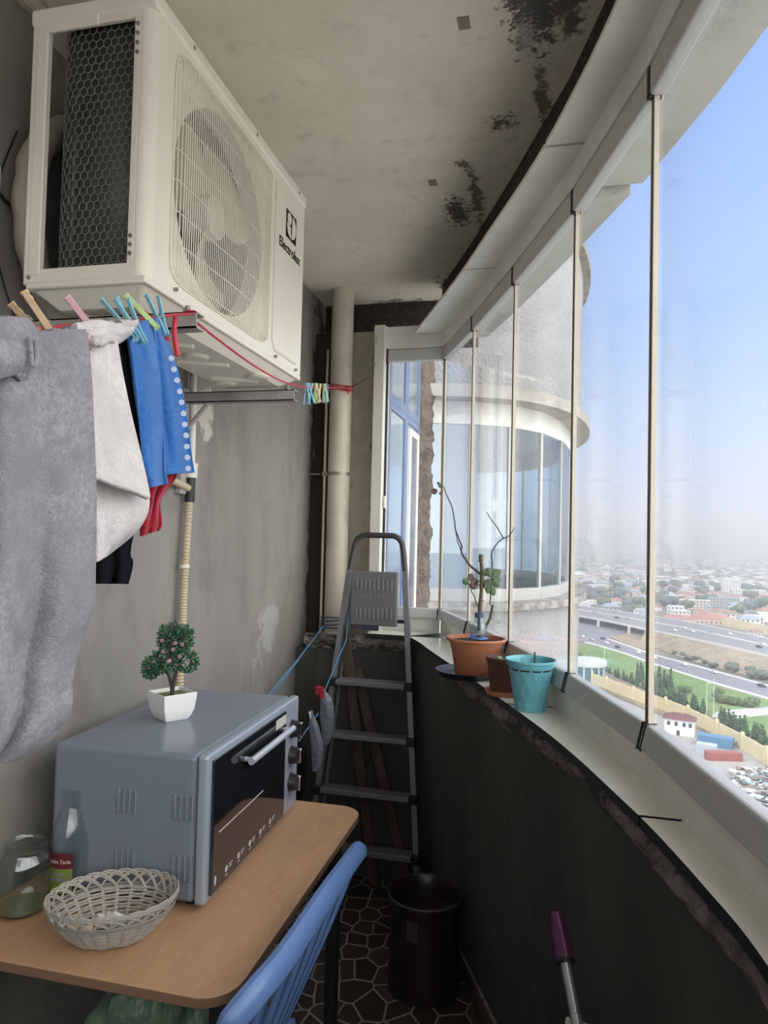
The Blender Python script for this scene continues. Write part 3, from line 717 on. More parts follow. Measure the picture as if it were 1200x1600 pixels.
specials = [((1110,975),(34,10,5,1),'pink','red','long low house with bright red roof beyond the highway'),
 ((1058,975),(24,10,5,1),'pink','red','smaller red roofed house beyond the highway beside the mullion'),
 ((1085,951),(30,10,9,0),'cream','pale','long cream three-storey block with dark windows'),
 ((1050,940),(26,10,7,0),'cream','pale','cream block just right of the dark mullion'),
 ((1130,947),(32,12,9,0),'grey','greyblue','grey glazed block beside the cream one'),
 ((1141,925),(24,14,20,0),'white','pale','tall white office block rising above the roofs'),
 ((1170,933),(40,14,9,0),'white','pale','big plain white warehouse on the right'),
 ((948,909),(16,12,12,0),'pink','pale','pink apartment block left of the dark mullion'),
 ((969,911),(18,12,10,0),'pink','red','orange pink block left of the dark mullion'),
 ((1178,975),(14,10,7,0),'white','pale','white two-storey house beside the far yellow wall'),
 ((1143,969),(12,9,6,1),'white','brown','white house with brown roof behind the far wall')]
TAK = []
for (x, y), (w_, d_, h_, hip), wc, rc, lab in specials:
    q = G(x,y); TAK.append((q.x,q.y,w_)); mb = MB(); m4 = Matrix.Identity(4)
    t = thing('city_building', lab, 'building', (q.x,q.y,GZ), r4.uniform(-.25,.1))
    mb.box((-w_/2,-d_/2,0),(w_/2,d_/2,h_)); mb.build('walls', hm[wc], t, smooth=0)
    mb = MB()
    if hip: mb.add([(-w_/2-.5,-d_/2-.5,h_),(w_/2+.5,-d_/2-.5,h_),(w_/2+.5,d_/2+.5,h_),(-w_/2-.5,d_/2+.5,h_),(-w_/2+3,0,h_+3),(w_/2-3,0,h_+3)],[(0,1,5,4),(1,2,5),(2,3,4,5),(3,0,4)])
    else: mb.box((-w_/2-.3,-d_/2-.3,h_),(w_/2+.3,d_/2+.3,h_+.7))
    mb.build('roof', rm[rc], t, smooth=0)
    n = int(w_/3.5)
    for f in range(int(h_/3)):
        for k in range(n):
            x_ = -w_/2+w_*(k+.5)/n; MB().box((x_-.7,-d_/2-.1,1+f*3),(x_+.7,-d_/2+.1,2.5+f*3)).build('window', m_win, t, smooth=0)
combos = [('white','red'),('white','greyblue'),('cream','red'),('white','pale'),('cream','brown'),('grey','greyblue'),('pink','red'),('white','pale')]
protos = []
for i, (wc, rc) in enumerate(combos):
    mb = MB(); house_mesh(mb, 13, 9, 6 if i % 2 else 4, rc != 'pale', 0, 1, 2, Matrix.Identity(4))
    o = mb.build('distant_house', [hm[wc], rm[rc], m_win], smooth=0); protos.append((o, '%s walled house with %s roof in the hazy city' % (wc, {'red':'red','greyblue':'grey','pale':'flat pale','brown':'brown'}[rc]), [0]))
def azr(): return r4.uniform(radians(-13), radians(21))
def clear_road(x, y):
    # stay beyond the far edge of the highway
    a = x/y
    for i in range(len(F_)-1):
        a0 = F_[i].x/F_[i].y; a1 = F_[i+1].x/F_[i+1].y
        if a0 <= a <= a1:
            t = (a-a0)/(a1-a0); yy = F_[i].y+(F_[i+1].y-F_[i].y)*t; return y > yy+22
    if a < F_[0].x/F_[0].y: return y > F_[0].y+60
    return y > F_[-1].y+22
cand = []
tries = 0
while len(cand) < 300 and tries < 60000:
    tries += 1
    a = azr(); D = 560+ 700*sqrt(r4.random())*1.0
    x, y = sin(a)*D, cos(a)*D
    if not clear_road(x,y): continue
    if any(abs(x-t[0]) < t[2]*.5+9 and abs(y-t[1]) < 22 for t in TAK): continue
    TAK.append((x,y,14)); cand.append((x,y))
for k, (x, y) in enumerate(cand):
    o, lab, c = protos[k % len(protos)]
    h = o if c[0] == 0 else o.copy()
    if c[0]: COL.objects.link(h)
    c[0] += 1
    h.location = (x,y,GZ); h.rotation_euler = (0,0,r4.choice([0,pi/2])+r4.uniform(-.3,.3)); s = r4.uniform(.7,1.35); h.scale = (s, s*r4.uniform(.8,1.2), s)
    tag(h, lab, 'house', lab.replace('house','houses'))
far = MB(); mats = [hm['white'],hm['cream'],hm['grey'],hm['pink'],rm['red'],rm['greyblue'],rm['pale'],rm['brown']]
for k in range(5200):
    a = azr(); D = 1290+5200*(r4.random()**1.35); x, y = sin(a)*D, cos(a)*D
    s = r4.uniform(.8,1.5)*(1+.25*(r4.random() < .1)*4)
    m4 = Matrix.Translation((x,y,GZ)) @ Matrix.Rotation(r4.uniform(-.4,.4)+r4.choice([0,pi/2]),4,'Z')
    house_mesh(far, 14*s, 9*s, r4.choice([4,5,6,7,9]), r4.random() < .55, r4.choice([0,0,0,1,1,2,3]), r4.choice([4,5,5,5,6,6,7]), None, m4)
tag(far.build('distant_houses', mats, smooth=0), 'thousands of tiny houses fading into haze at the horizon', 'houses', kind='stuff')
nt_ = 0
while nt_ < 160:
    a = azr(); D = 560+650*r4.random()**1.5; x, y = sin(a)*D, cos(a)*D
    if a > radians(7) and D < 760: continue
    if not clear_road(x,y-6) or any(abs(x-t[0]) < t[2]*.5+3 and abs(y-t[1]) < 8 for t in TAK): continue
    if r4.random() > (.9 if a < radians(4) else .55): continue
    nt_ += 1
    plant(r4.choice(['round','grey','round']), Vector((x,y,0)), r4.uniform(1.1,2.6), 'green tree standing among the houses beyond the highway', 'trees among the city houses')
tf = MB()
for k in range(260):
    a = azr(); D = 640+650*r4.random(); x, y = sin(a)*D, cos(a)*D; s = r4.uniform(3,6.5)
    if not clear_road(x,y-8) or (a > radians(7) and D < 800) or any(abs(x-t[0]) < t[2]*.5+4 and abs(y-t[1]) < 9 for t in TAK): continue
    tf.ball((x,y,GZ+s*.6), s, 8, (1.1,1.1,.8), r4.choice([0,0,1]), jit=.4, seed=k)
for k in range(5200):
    a = azr(); D = 1290+4200*(r4.random()**1.3); x, y = sin(a)*D, cos(a)*D; s = r4.uniform(4,9)
    tf.ball((x,y,GZ+s*.5), s, 6, (1.2,1.2,.7), r4.choice([0,1]), jit=.4, seed=k)
tag(tf.build('distant_trees', [m_leafm, m_leafb], smooth=70), 'dark green tree crowns scattered through the far city', 'trees', kind='stuff')
# far yellow wall behind the highway
P = [G(1128,977),(G(1200,992)),(G(1290,1012))]
mb = MB(); wallalong(mb, P, .4, GZ, GZ+7); tag(mb.build('boundary_wall', m_yel, smooth=0), 'pale yellow wall on the far side of the highway', 'wall')
# ================================================================ air conditioner outdoor unit
m_ac = M('ivory_enamel', (.84,.785,.67), .38, noise=[(3,(.80,.745,.63),.42,.65)])
m_acd = M('ivory_shaded_plastic', (.66,.60,.50), .5)
m_steel = M('grey_painted_steel', (.36,.35,.325), .5, noise=[(9,(.30,.28,.25),.5,.65)])
m_coil = M('coil_fins', (.085,.09,.085), .55, metal=.3, bump=(200,.3,.002))
m_hex = M('coil_guard', (.19,.19,.165), .5)
m_black = M('black_print', (.012,.012,.012), .5)
m_screw = M('screw_head', (.30,.27,.22), .4, metal=.6)
Y0, Y1, Z0, Z1, XB, XF = 1.25, 2.15, 2.112, 2.70, -1.09, -.80
ac = thing('air_conditioner', 'large ivory air conditioner outdoor unit with round fan on brackets under the ceiling', 'air conditioner', (XB, Y0, Z0))
def L(x, y, z): return (x-XB, y-Y0, z-Z0)
# front panel with rounded near corner and a round fan opening
cy, cz, R = 1.60, 2.392, .240
b = MB(); n = 160
def se_pt(a, p_=9.):
    c, s = cos(a), sin(a); hy_, hz_ = .265, .254
    r = 1/((abs(c)/hy_)**p_+(abs(s)/hz_)**p_)**(1/p_); return r*c, r*s
yL, yR = Y0+.028-cy, 1.90-cy; zL, zU = Z0-cz, Z1-cz
def rect_pt(a):
    c, s = cos(a), sin(a)
    t = min([v for v in ((yR/c if c > 1e-6 else 9), (yL/c if c < -1e-6 else 9), (zU/s if s > 1e-6 else 9), (zL/s if s < -1e-6 else 9))])
    return c*t, s*t
rc_ = [rect_pt(2*pi*k/n) for k in range(n)]
for (y_, z_) in ((yL,zL),(yR,zL),(yR,zU),(yL,zU)):
    k = round((atan2(z_, y_) % (2*pi))/(2*pi/n)) % n; rc_[k] = (y_, z_)
ring0 = [L(XF-.012, cy+R*cos(2*pi*k/n), cz+R*sin(2*pi*k/n)) for k in range(n)]
ring1 = [L(XF-.010, cy+se_pt(2*pi*k/n)[0]*.985, cz+se_pt(2*pi*k/n)[1]*.985) for k in range(n)]
ring2 = [L(XF, cy+se_pt(2*pi*k/n)[0], cz+se_pt(2*pi*k/n)[1]) for k in range(n)]
ring3 = [L(XF, cy+rc_[k][0], cz+rc_[k][1]) for k in range(n)]
deep = [L(XF-.06, cy+R*cos(2*pi*k/n), cz+R*sin(2*pi*k/n)) for k in range(n)]
for ra_, rb_, mi_ in ((deep,ring0,1),(ring0,ring1,0),(ring1,ring2,0),(ring2,ring3,0)):
    b.add(ra_+rb_, [(k,(k+1)%n,n+(k+1)%n,n+k) for k in range(n)], mi_)
yA, yB, zA, zB = 1.335, 1.865, 2.137, 2.645
for (a, c, d, e) in ((1.90,Y1,Z0,Z1),):
    b.add([L(XF,a,d),L(XF,c,d),L(XF,c,e),L(XF,a,e)], [(0,1,2,3)])
cr_ = [(XF-.028*(1-cos(t)), Y0+.028-.028*sin(t)) for t in [pi/2*i/8 for i in range(9)]]
for (p, q) in zip(cr_[:-1], cr_[1:]): b.add([L(p[0],p[1],Z0),L(p[0],p[1],Z1),L(q[0],q[1],Z1),L(q[0],q[1],Z0)], [(0,1,2,3)])
b.add([L(XF-.028,Y0,Z0),L(XF-.028,Y0,Z1),L(XF-.032,Y0+.012,Z1),L(XF-.032,Y0+.012,Z0)], [(0,1,2,3)])
# right end and back of the compressor side
b.add([L(XF,Y1,Z0),L(XB,Y1,Z0),L(XB,Y1,Z1),L(XF,Y1,Z1)], [(0,1,2,3)])
b.add([L(XB,1.86,Z0),L(XB,1.86,Z1),L(XB,Y1,Z1),L(XB,Y1,Z0)], [(0,1,2,3)])
b.build('front_panel', [m_ac, m_acd], ac, smooth=30)
t_ = MB().box(L(XB-.005,Y0-.004,Z1-.03), L(XF+.006,Y1+.004,Z1+.006)).build('top_cover', m_ac, ac, smooth=0, bevel=.008, seg=3)
# side frame
b = MB(); b.box(L(XB,Y0,Z0), L(XB+.035,Y0+.02,Z1-.02)); b.box(L(XB+.012,Y0-.002,Z0+.02), L(XB+.040,Y0+.004,Z1-.04))
b.build('corner_post', m_ac, ac, smooth=0, bevel=.003)
MB().box(L(XB,1.85,Z0), L(XB+.03,1.87,Z1-.02)).build('corner_post', m_ac, ac, smooth=0, bevel=.003)
b = MB(); b.box(L(XB+.03,Y0,Z1-.045), L(XF-.028,Y0+.012,Z1-.02)); b.box(L(XB+.035,Y0-.004,Z1-.050), L(XB+.16,Y0+.004,Z1-.022)); b.build('side_rail', m_ac, ac, smooth=0, bevel=.003)
b = MB(); b.box(L(XB+.03,Y0,Z0), L(XF-.028,Y0+.012,Z0+.032)); b.build('side_rail', m_ac, ac, smooth=0, bevel=.003)
b = MB(); b.box(L(XF-.046,Y0,Z0+.03), L(XF-.029,Y0+.012,Z1-.04)); b.build('side_rail', m_ac, ac, smooth=0, bevel=.003)
for (x, z) in ((XF-.0375,Z1-.06),(XF-.0375,Z1-.08),(XF-.0375,Z1-.10),(XF-.0375,Z1-.12),(XF-.0375,Z0+.05),(XF-.0375,Z0+.068),(XF-.0375,Z0+.086),(XB+.015,Z0+.015),(XB+.018,Z1-.02)):
    MB().cyl(L(x,Y0-.003,z), L(x,Y0+.004,z), .0042, n=10).build('screw', m_screw, ac)
for (y, z) in ((1.40,Z1-.012),(1.75,Z1-.012),(2.08,Z1-.012),(1.36,Z0+.012),(1.93,Z0+.012),(2.10,Z0+.012)):
    MB().cyl(L(XF-.002,y,z), L(XF+.008,y,z), .0045, n=10).build('screw', m_screw, ac)
# coil wrapping the back and side, with its hexagonal guard
path = [(XF-.040,Y0+.022)]
path += [(XB+.10-.055*sin(t)-.0, Y0+.022+.055*(1-cos(t))) for t in [pi/2*i/6 for i in range(7)]]
path += [(XB+.045,1.84)]
b = MB()
for (p, q) in zip(path[:-1], path[1:]): b.add([L(p[0],p[1],Z0+.01),L(p[0],p[1],Z1-.03),L(q[0],q[1],Z1-.03),L(q[0],q[1],Z0+.01)], [(0,1,2,3)])
b.build('coil', m_coil, ac, smooth=40, solid=.012, solid_off=-1)
SL = [0]
for (p, q) in zip(path[:-1], path[1:]): SL.append(SL[-1]+sqrt((p[0]-q[0])**2+(p[1]-q[1])**2))
def onpath(s):
    for i in range(len(path)-1):
        if s <= SL[i+1]:
            t = (s-SL[i])/(SL[i+1]-SL[i]); p, q = path[i], path[i+1]
            tx, ty = q[0]-p[0], q[1]-p[1]; l = sqrt(tx*tx+ty*ty)
            return p[0]+tx*t-ty/l*.004, p[1]+ty*t+tx/l*.004
    return path[-1]
b = MB(); hw_, hh = .0088, .0165
for r in range(int((Z1-Z0-.06)/hh)+1):
    for c in range(int(.50/(2*hw_))):
        s = hw_*2*c+(hw_ if r % 2 else 0)+.002; z = Z0+.03+r*hh
        def P3(ds, dz):
            x, y = onpath(max(0,s+ds)); return L(x, y, min(Z1-.035, z+dz))
        b.tube([P3(-hw_,-.002), P3(-hw_*.0,-.0075), P3(hw_,-.002)], .0013, 4, False)
        b.tube([P3(hw_,-.002), P3(hw_,.0075)], .0013, 4, False)
b.build('coil_guard', m_hex, ac, smooth=60)
# insides : dark backing, fan motor and fan blades
b = MB(); b.box(L(XB+.05,1.30,Z0+.01), L(XB+.055,1.86,Z1-.03)); b.box(L(XB+.05,1.87,Z0+.01), L(XF-.07,1.876,Z1-.03))
b.build('inner_panel', m_coil, ac, smooth=0)
b = MB()
for k in range(3):
    a0 = 2*pi*k/3+.5
    def bl(u, v, a0=a0):
        r = .045+.185*v; w = 1.35-.1*v; a = a0+(u-.5)*w+.35*v*v
        return L(XF-.045-.055*(u-.5)-.02, cy+r*cos(a), cz+r*sin(a))
    b.grid(bl, 14, 8)
b.build('fan_blade', M('fan_plastic', (.50,.43,.32), .5), ac, smooth=60, solid=.003)
MB().tube([L(XF-.02,cy,cz),L(XF-.03,cy,cz),L(XF-.11,cy,cz)],[.03,.052,.052],24).build('fan_hub', m_acd, ac)
# wire grille
b = MB(); nv = 54
def dome(y, z):
    u = (y-yA)/(yB-yA); v = (z-zA)/(zB-zA); e_ = min(u,1-u,v,1-v)
    return XF+.004+.012*max(0,min(1,e_/.05))**.5
def rr(y):   # rounded square half height
    u = min(y-yA, yB-y); r = .045
    return 0 if u >= r else r-sqrt(max(0,r*r-(r-u)**2))
for k in range(nv):
    y = yA+.006+(yB-yA-.012)*k/(nv-1); d = rr(y)
    zs = [zA+d, zA+d+.006, zA+d+.02, (zA+zB)/2, zB-d-.02, zB-d-.006, zB-d]
    b.tube([L(dome(y,z)-(.012 if i in (0,6) else 0), y, z) for i, z in enumerate(zs)], .00135, 5, False)
for k in range(8):
    z = zA+.018+(zB-zA-.036)*k/7; d = rr(yA+(z-zA)) if z-zA < .045 else (rr(yA+(zB-z)) if zB-z < .045 else 0)
    yy = [yA+d-.006, yA+d+.012, (yA+yB)/2, yB-d-.012, yB-d+.006]
    b.tube([L(dome(y,z)-.0025-(.008 if i in (0,4) else 0), y, z) for i, y in enumerate(yy)], .0015, 5, False)
rim = []
for k in range(48):
    a = 2*pi*k/48; c, s = cos(a), sin(a); e_ = .16
    rim.append(L(XF+.003, cy+(yB-yA)/2*(abs(c)**e_)*(1 if c > 0 else -1)+.0, cz+(zB-zA)/2*(abs(s)**e_)*(1 if s > 0 else -1)))
b.tube(rim, .0022, 6, closed=True)
b.build('fan_grille', m_ac, bpy.data.objects['front_panel'], smooth=60)
# pressed groove and service panel
b = MB()
gr = [L(XF+.0005,1.905,2.64), L(XF+.0005,1.905,2.165), L(XF+.0005,1.925,2.142), L(XF+.0005,2.10,2.142)]
b.tube(gr, .0035, 6); b.build('pressed_groove', m_acd, bpy.data.objects['front_panel'])
# badge : black square with a white round mark, and lettering below
b = MB(); by, bz = 2.034, 2.556; h2 = .043
b.box(L(XF,by-h2,bz-h2), L(XF+.0012,by+h2,bz+h2)); bd_ = b.build('badge', m_black, ac, smooth=0)
b = MB(); xx = XF+.0018
def disc(cyy, czz, r, a0=0, a1=2*pi, sy=1, rot=0):
    pts = [(r*cos(a0+(a1-a0)*k/24)*sy, r*sin(a0+(a1-a0)*k/24)) for k in range(25)]
    pts = [(p[0]*cos(rot)-p[1]*sin(rot), p[0]*sin(rot)+p[1]*cos(rot)) for p in pts]
    b.add([L(xx, cyy+p[0], czz+p[1]) for p in pts], [tuple(range(24))])
disc(by-.017, bz+.020, .0175)
half = [(0,-.038)]+[(.036*cos(a), .002+.036*sin(a)*1.05) for a in [radians(-70)+radians(145)*k/14 for k in range(15)]]+[(.006,.034)]
b.add([L(xx, by+.002+p[0], bz+p[1]) for p in half], [tuple(range(len(half)))])
half = [(-.001,-.038),(-.004,-.004),(-.010,-.002),(-.022,.003),(-.034,.006),(-.036,-.004),(-.031,-.02),(-.018,-.034)]
b.add([L(xx, by-.002+p[0], bz+p[1]) for p in half], [tuple(range(len(half)))[::-1]])
b.build('badge_mark', m_ac, bd_, smooth=0)
text('Electrolux', .043, m_black, ac, face_px(*L(XF+.0008, 2.028, 2.478)), 'lettering', .0006, .0005)
# pressed base pan
b = MB()
b.box(L(XB+.01,Y0-.004,Z0-.012), L(XF+.002,Y1+.002,Z0+.004))
b.add([L(XB+.02,Y0+.01,Z0-.012),L(XF-.01,Y0+.01,Z0-.012),L(XF-.01,Y1-.01,Z0-.012),L(XB+.02,Y1-.01,Z0-.012),L(XB+.05,Y0+.05,Z0-.042),L(XF-.05,Y0+.05,Z0-.042),L(XF-.05,Y1-.05,Z0-.042),L(XB+.05,Y1-.05,Z0-.042)],
      [(0,1,5,4),(1,2,6,5),(2,3,7,6),(3,0,4,7),(4,5,6,7)])
for k in range(4):
    y = 1.34+.2*k; b.tube([L(XB+.08,y,Z0-.038), L(XF-.08,y+.06,Z0-.038)], [.011,.013], 12)
for (x, y) in ((-.93,1.70),(-.86,1.95),(-1.0,2.02),(-.9,1.42)):
    b.tube([L(x,y,Z0-.040), L(x,y,Z0-.050)], [.04,.03], 16)
b.build('base_pan', m_ac, ac, smooth=30, bevel=.004)
MB().tube([L(-.93,1.50,Z0-.04), L(-.93,1.50,Z0-.062), L(-.93,1.50,Z0-.064), L(-.93,1.50,Z0-.078)], [.024,.024,.015,.015], 16).build('drain_plug', m_jamb, ac)
# brackets
for (y, lab) in ((1.335,'near grey steel wall bracket under the air conditioner beside the pegs'), (2.105,'far grey steel wall bracket under the air conditioner')):
    t = thing('wall_bracket', lab, 'bracket', (XW, y, 2.025), 0, None)
    b = MB(); ln = .478 if y < 2 else .405
    b.box((0,-.018,0),(ln,-.014,.034)); b.box((0,-.018,.031),(ln,.018,.034)); b.box((0,-.018,0),(ln,.018,.003))
    b.build('arm', m_steel, t, smooth=0)
    MB().box((0,-.02,-.30),(.022,.02,.05)).build('upright', m_steel, t, smooth=0, bevel=.002)
    MB().tube([(.012,0,-.10),(.10,0,.0)], .009, 6).build('brace', m_steel, t)
    b = MB(); b.cyl((ln-.03,0,.034),(ln-.03,0,.052),.006,n=8); b.cyl((ln-.03,0,.036),(ln-.03,0,.042),.011,n=6); b.build('bolt', m_screw, t)
# insulated refrigerant line coiled behind the unit
pts = []
for k in range(40):
    a = radians(60)+radians(300)*k/39; pts.append((-1.155, 1.50+.17*cos(a)*1.0, 2.34+.235*sin(a)))
t = thing('pipe_coil', 'coil of tape wrapped cream pipe on the wall behind the air conditioner', 'pipe', (0,0,0))
MB().tube(pts, [.033+.003*sin(k*2.1) for k in range(40)], 12).build('wrapped_pipe', M('cream_tape', (.42,.38,.31), .7, bump=(40,.6,.01)), t)
MB().tube([(-1.19,1.33+.005*k-.10*sin(k/19*pi), 2.50-.028*k) for k in range(20)], .0022, 6).build('black_cable', m_blk, t)
# trunking in the wall/ceiling corner and small junction box
t = thing('cable_trunking', 'cream cable trunking strip in the corner of wall and ceiling above the unit', 'trunking', (XW,0,0))
MB().box((0,-.6,2.795),(.022,1.42,2.835)).build('channel', m_pvc, t, smooth=0, bevel=.003); MB().box((.022,-.6,2.80),(.025,1.42,2.812)).build('cover_lip', m_pvc, t, smooth=0)
t = thing('junction_box', 'small white box on the left wall at the picture edge', 'box', (XW,1.19,2.17))
MB().box((0,-.08,0),(.035,.072,.21)).build('cover', m_white, t, smooth=0, bevel=.004); MB().tube([(.018,.07,.17),(.012,.11,.155),(.01,.16,.15)], .004, 6).build('cable', m_blk, t)

# ================================================================ wall pipes
m_hose = M('beige_corrugated_hose', (.56,.47,.32), .5)
pts = [(-1.172,2.135,1.72),(-1.172,2.12,1.5),(-1.172,2.115,1.3),(-1.172,2.11,1.1),(-1.172,2.11,.85),(-1.172,2.11,.15)]
hp = cat_path(pts, 60); rs = [.0125+(.0018 if k % 3 == 0 else -.0012) for k in range(len(hp))]
t = thing('drain_hose', 'beige corrugated drain hose running down the grey wall behind the oven', 'hose', (0,0,0))
MB().tube(hp, rs, 12).build('hose', m_hose, t)
hp = [(-1.172,2.13-.18*k/60,1.745+.03*k/60) for k in range(60)]
MB().tube(hp, [.011+(.0015 if k % 3 == 0 else -.001) for k in range(60)], 10).build('branch_hose', m_hose, t)
MB().tube([(-1.172,2.135,1.70),(-1.172,2.135,1.79)], .0165, 14).build('black_joint', m_blk, t)
MB().tube([(-1.172,2.137,1.78),(-1.172,2.14,1.83)], .021, 14).build('collar', m_jamb, t)
MB().tube([(-1.172,2.14,1.81),(-1.175,2.142,2.0),(-1.18,2.142,2.18)], .0115, 12).build('rigid_pipe', m_jamb, t)
for z in (1.487,1.16):
    MB().tube([(-1.172,2.115,z-.006),(-1.172,2.115,z+.006)], .017, 14).build('clamp', m_jamb, t)
# soil pipe in the far corner
t = thing('drain_pipe', 'thick cream vertical drain pipe in the far left corner', 'pipe', (-1.035,3.375,0))
MB().lathe([(.055,0),(.055,ZC)], 40).build('tube', m_pvc, t)
b = MB(); b.lathe([(.0565,1.90),(.0575,1.90),(.0575,1.915),(.0565,1.915)], 40, close=True); b.box((-.085,-.012,1.897),(-.05,.012,1.918)); b.cyl((-.1,0,1.907),(-.165,0,1.907),.005,n=8)
b.build('clamp', m_screw, t)
b = MB(); b.lathe([(.064,.35),(.067,.36),(.067,1.10),(.066,1.12),(.0555,1.125)], 40); b.lathe([(.069,1.06),(.0715,1.068),(.0715,1.09),(.069,1.097)], 40)
b.build('socket', m_pvc, t)
t2 = thing('thin_pipe', 'thin cream pipe beside the thick drain pipe', 'pipe', (-1.108,3.37,0))
MB().tube([(0,0,0),(0,0,2.2),(-.008,.02,2.3),(-.012,.04,2.55)], .007, 10).build('tube', m_pvc, t2)
t = thing('short_pipe', 'short white plastic pipe standing by the wall behind the oven', 'pipe', (-1.15,3.30,0))
MB().lathe([(0,.2),(.0145,.2),(.0145,1.03),(.0125,1.03),(.0125,.98)], 16).build('tube', M('pale_pipe', (.52,.52,.52), .5), t)

# ================================================================ clothes line, pegs, washing
m_red = M('red_line', (.52,.035,.06), .5)
LP = [Vector(p) for p in ((-.45,-1.84,1.80),(-.52,-.8,1.70),(-.575,.25,1.70),(-.600,.66,1.822),(-.618,.80,1.868),(-.64,.93,1.915),(-.675,1.12,1.985),(-.735,1.34,2.062))]
t = thing('clothes_line', 'red washing line running past the air conditioner to the drain pipe', 'washing line', (0,0,0))
MB().tube(cat_path(LP, 5), .0028, 6).build('cord', m_red, t)
l2 = [(-.735,1.335,2.065),(-.760,1.36,2.062),(-.785,1.7,2.055),(-.795,1.95,2.060),(-.793,2.10,2.074),(-.790,2.13,2.076)]
MB().tube(cat_path(l2,5), .0028, 6).build('cord', m_red, t)
l3 = [(-.790,2.13,2.076),(-.985,3.335,2.333)]
MB().tube(cat_path(l3,5), .0028, 6).build('cord', m_red, t)
kn = MB(); 
for dz in (0,.012,-.01): kn.tube([(-1.035+.060*cos(a), 3.375+.060*sin(a), 2.335+dz+.006*sin(2*a)) for a in [2*pi*k/28 for k in range(28)]], .0032, 6, closed=True)
kn.ball((-.985,3.33,2.33),.014,10,(1,1,1.2)); kn.tube([(-.985,3.33,2.33),(-.978,3.32,2.31),(-.985,3.32,2.30)], .004, 6)
kn.build('knot', m_red, t)
MB().tube([(-.985,3.328,2.333),(-.93,3.31,2.345),(-.885,3.30,2.37),(-.868,3.30,2.38)], .0028, 6).build('loose_end', M('brown_wire', (.14,.07,.06), .5), t)
MB().tube(cat_path([(-.690,1.18,2.0),(-.688,1.175,1.985),(-.690,1.18,1.965),(-.686,1.185,1.93)],5), .0055, 6).build('tied_end', m_red, t)

pegm = {'wood':M('peg_wood',(.58,.42,.26),.65,noise=[(30,(.48,.34,.2),.45,.6)]),'pink':M('peg_pink',(.72,.42,.48),.4),'rose':M('peg_rose',(.68,.12,.28),.4),'blue':M('peg_blue',(.24,.52,.62),.35),'green':M('peg_green',(.52,.66,.28),.4),'navy':M('peg_navy',(.12,.25,.52),.4)}
def peg(kind, tip, tail, spread=.010, label='', group=None, roll=0.):
    """tip = jaw end, tail = handle end, in metres"""
    a = Vector(tip); c = Vector(tail); L_ = (c-a).length; d = (c-a).normalized()
    t = thing('clothes_peg', label, 'clothes peg', a, 0, group)
    q = Vector((0,0,1)).rotation_difference(d); t.rotation_mode = 'QUATERNION'; t.rotation_quaternion = q @ Matrix.Rotation(roll or 0,3,'Z').to_quaternion()
    w = .0042 if kind != 'wood' else .0040
    if roll is None:
        rr0 = (a-CP).normalized(); X1 = q @ Vector((1,0,0)); Y1_ = q @ Vector((0,1,0)); t.rotation_quaternion = q @ Matrix.Rotation(atan2(rr0.dot(Y1_), rr0.dot(X1)),3,'Z').to_quaternion()
    for s in (-1, 1):
        b = MB(); prof = [(0,.0012),(.25,.0015),(.42,.0035),(.5,.0045),(1.0,spread)]
        rows = []
        for (u, o_) in prof:
            th = .0044 if kind == 'wood' else .0034
            rows += [(s*o_,-w,u*L_),(s*o_,w,u*L_),(s*(o_+th),w,u*L_),(s*(o_+th),-w,u*L_)]
        fs = [(0,1,2,3)]
        for k in range(len(prof)-1):
            for j in range(4): fs.append((k*4+j,k*4+(j+1)%4,k*4+4+(j+1)%4,k*4+4+j))
        e_ = (len(prof)-1)*4; fs.append((e_+3,e_+2,e_+1,e_))
        if s < 0: fs = [f[::-1] for f in fs]
        b.add(rows, fs)
        b.build('prong', pegm[kind], t, smooth=30, bevel=.001)
    MB().tube([(-.006,-w-.001,.45*L_),(0,-w-.0015,.42*L_),(.006,-w-.001,.45*L_),(.006,w+.001,.45*L_),(0,w+.0015,.42*L_),(-.006,w+.001,.45*L_)], .0011, 6, closed=True).build('spring', m_screw, t)
    return t
def D(x, y, d): return onD(x, y, d)
peg('wood', D(100,548,.80), D(42,462,.83), .0035, 'thin wooden clothes peg clipping the grey towel, the larger one in front', roll=None)
peg('wood', D(60,520,.84), D(24,482,.90), .0035, 'smaller wooden clothes peg left of the larger wooden one', roll=None)
peg('pink', D(152,522,.95), D(108,468,.97), .0025, 'pale pink clothes peg holding the white towel', roll=None)
peg('rose', D(132,520,.82), D(134,578,.83), .002, 'rose pink clothes peg hanging down beside the grey towel corner', roll=None)
peg('blue', D(212,530,1.06), D(172,468,1.08), .011, 'light blue clothes peg nearest the white towel', roll=.9)
peg('blue', D(226,536,1.08), D(190,468,1.08), .011, 'light blue clothes peg biting the folded blue towel corner', roll=1.2)
peg('green', D(246,512,1.12), D(198,463,1.12), .0025, 'lime green clothes peg on the blue towel', roll=None)
peg('blue', D(260,524,1.18), D(238,462,1.18), .011, 'light blue clothes peg furthest right beside the bracket end', roll=1.2)
# spare pegs waiting on the line past the unit
spec = [('blue',.10),('blue',.16),('blue',.22),('green',.30),('pink',.36),('green',.44),('green',.52),('blue',.60),('navy',.68)]
for k, (c_, s) in enumerate(spec):
    base = Vector((-.790,2.13,2.076)); e_ = Vector((-.985,3.335,2.333)); p = base+(e_-base)*(.02+s*.66)
    tl = p+Vector((.012*sin(k*2.2), .006*cos(k), -.058)); tp = p+Vector((-.004*sin(k*1.9),0,.014))
    peg(c_, tp, tl, .009, '%s clothes peg in the row of spare pegs right of the air conditioner' % {'blue':'light blue','green':'lime green','pink':'pale pink','navy':'dark blue'}[c_], 'spare %s pegs on the line' % c_, roll=k*.7)

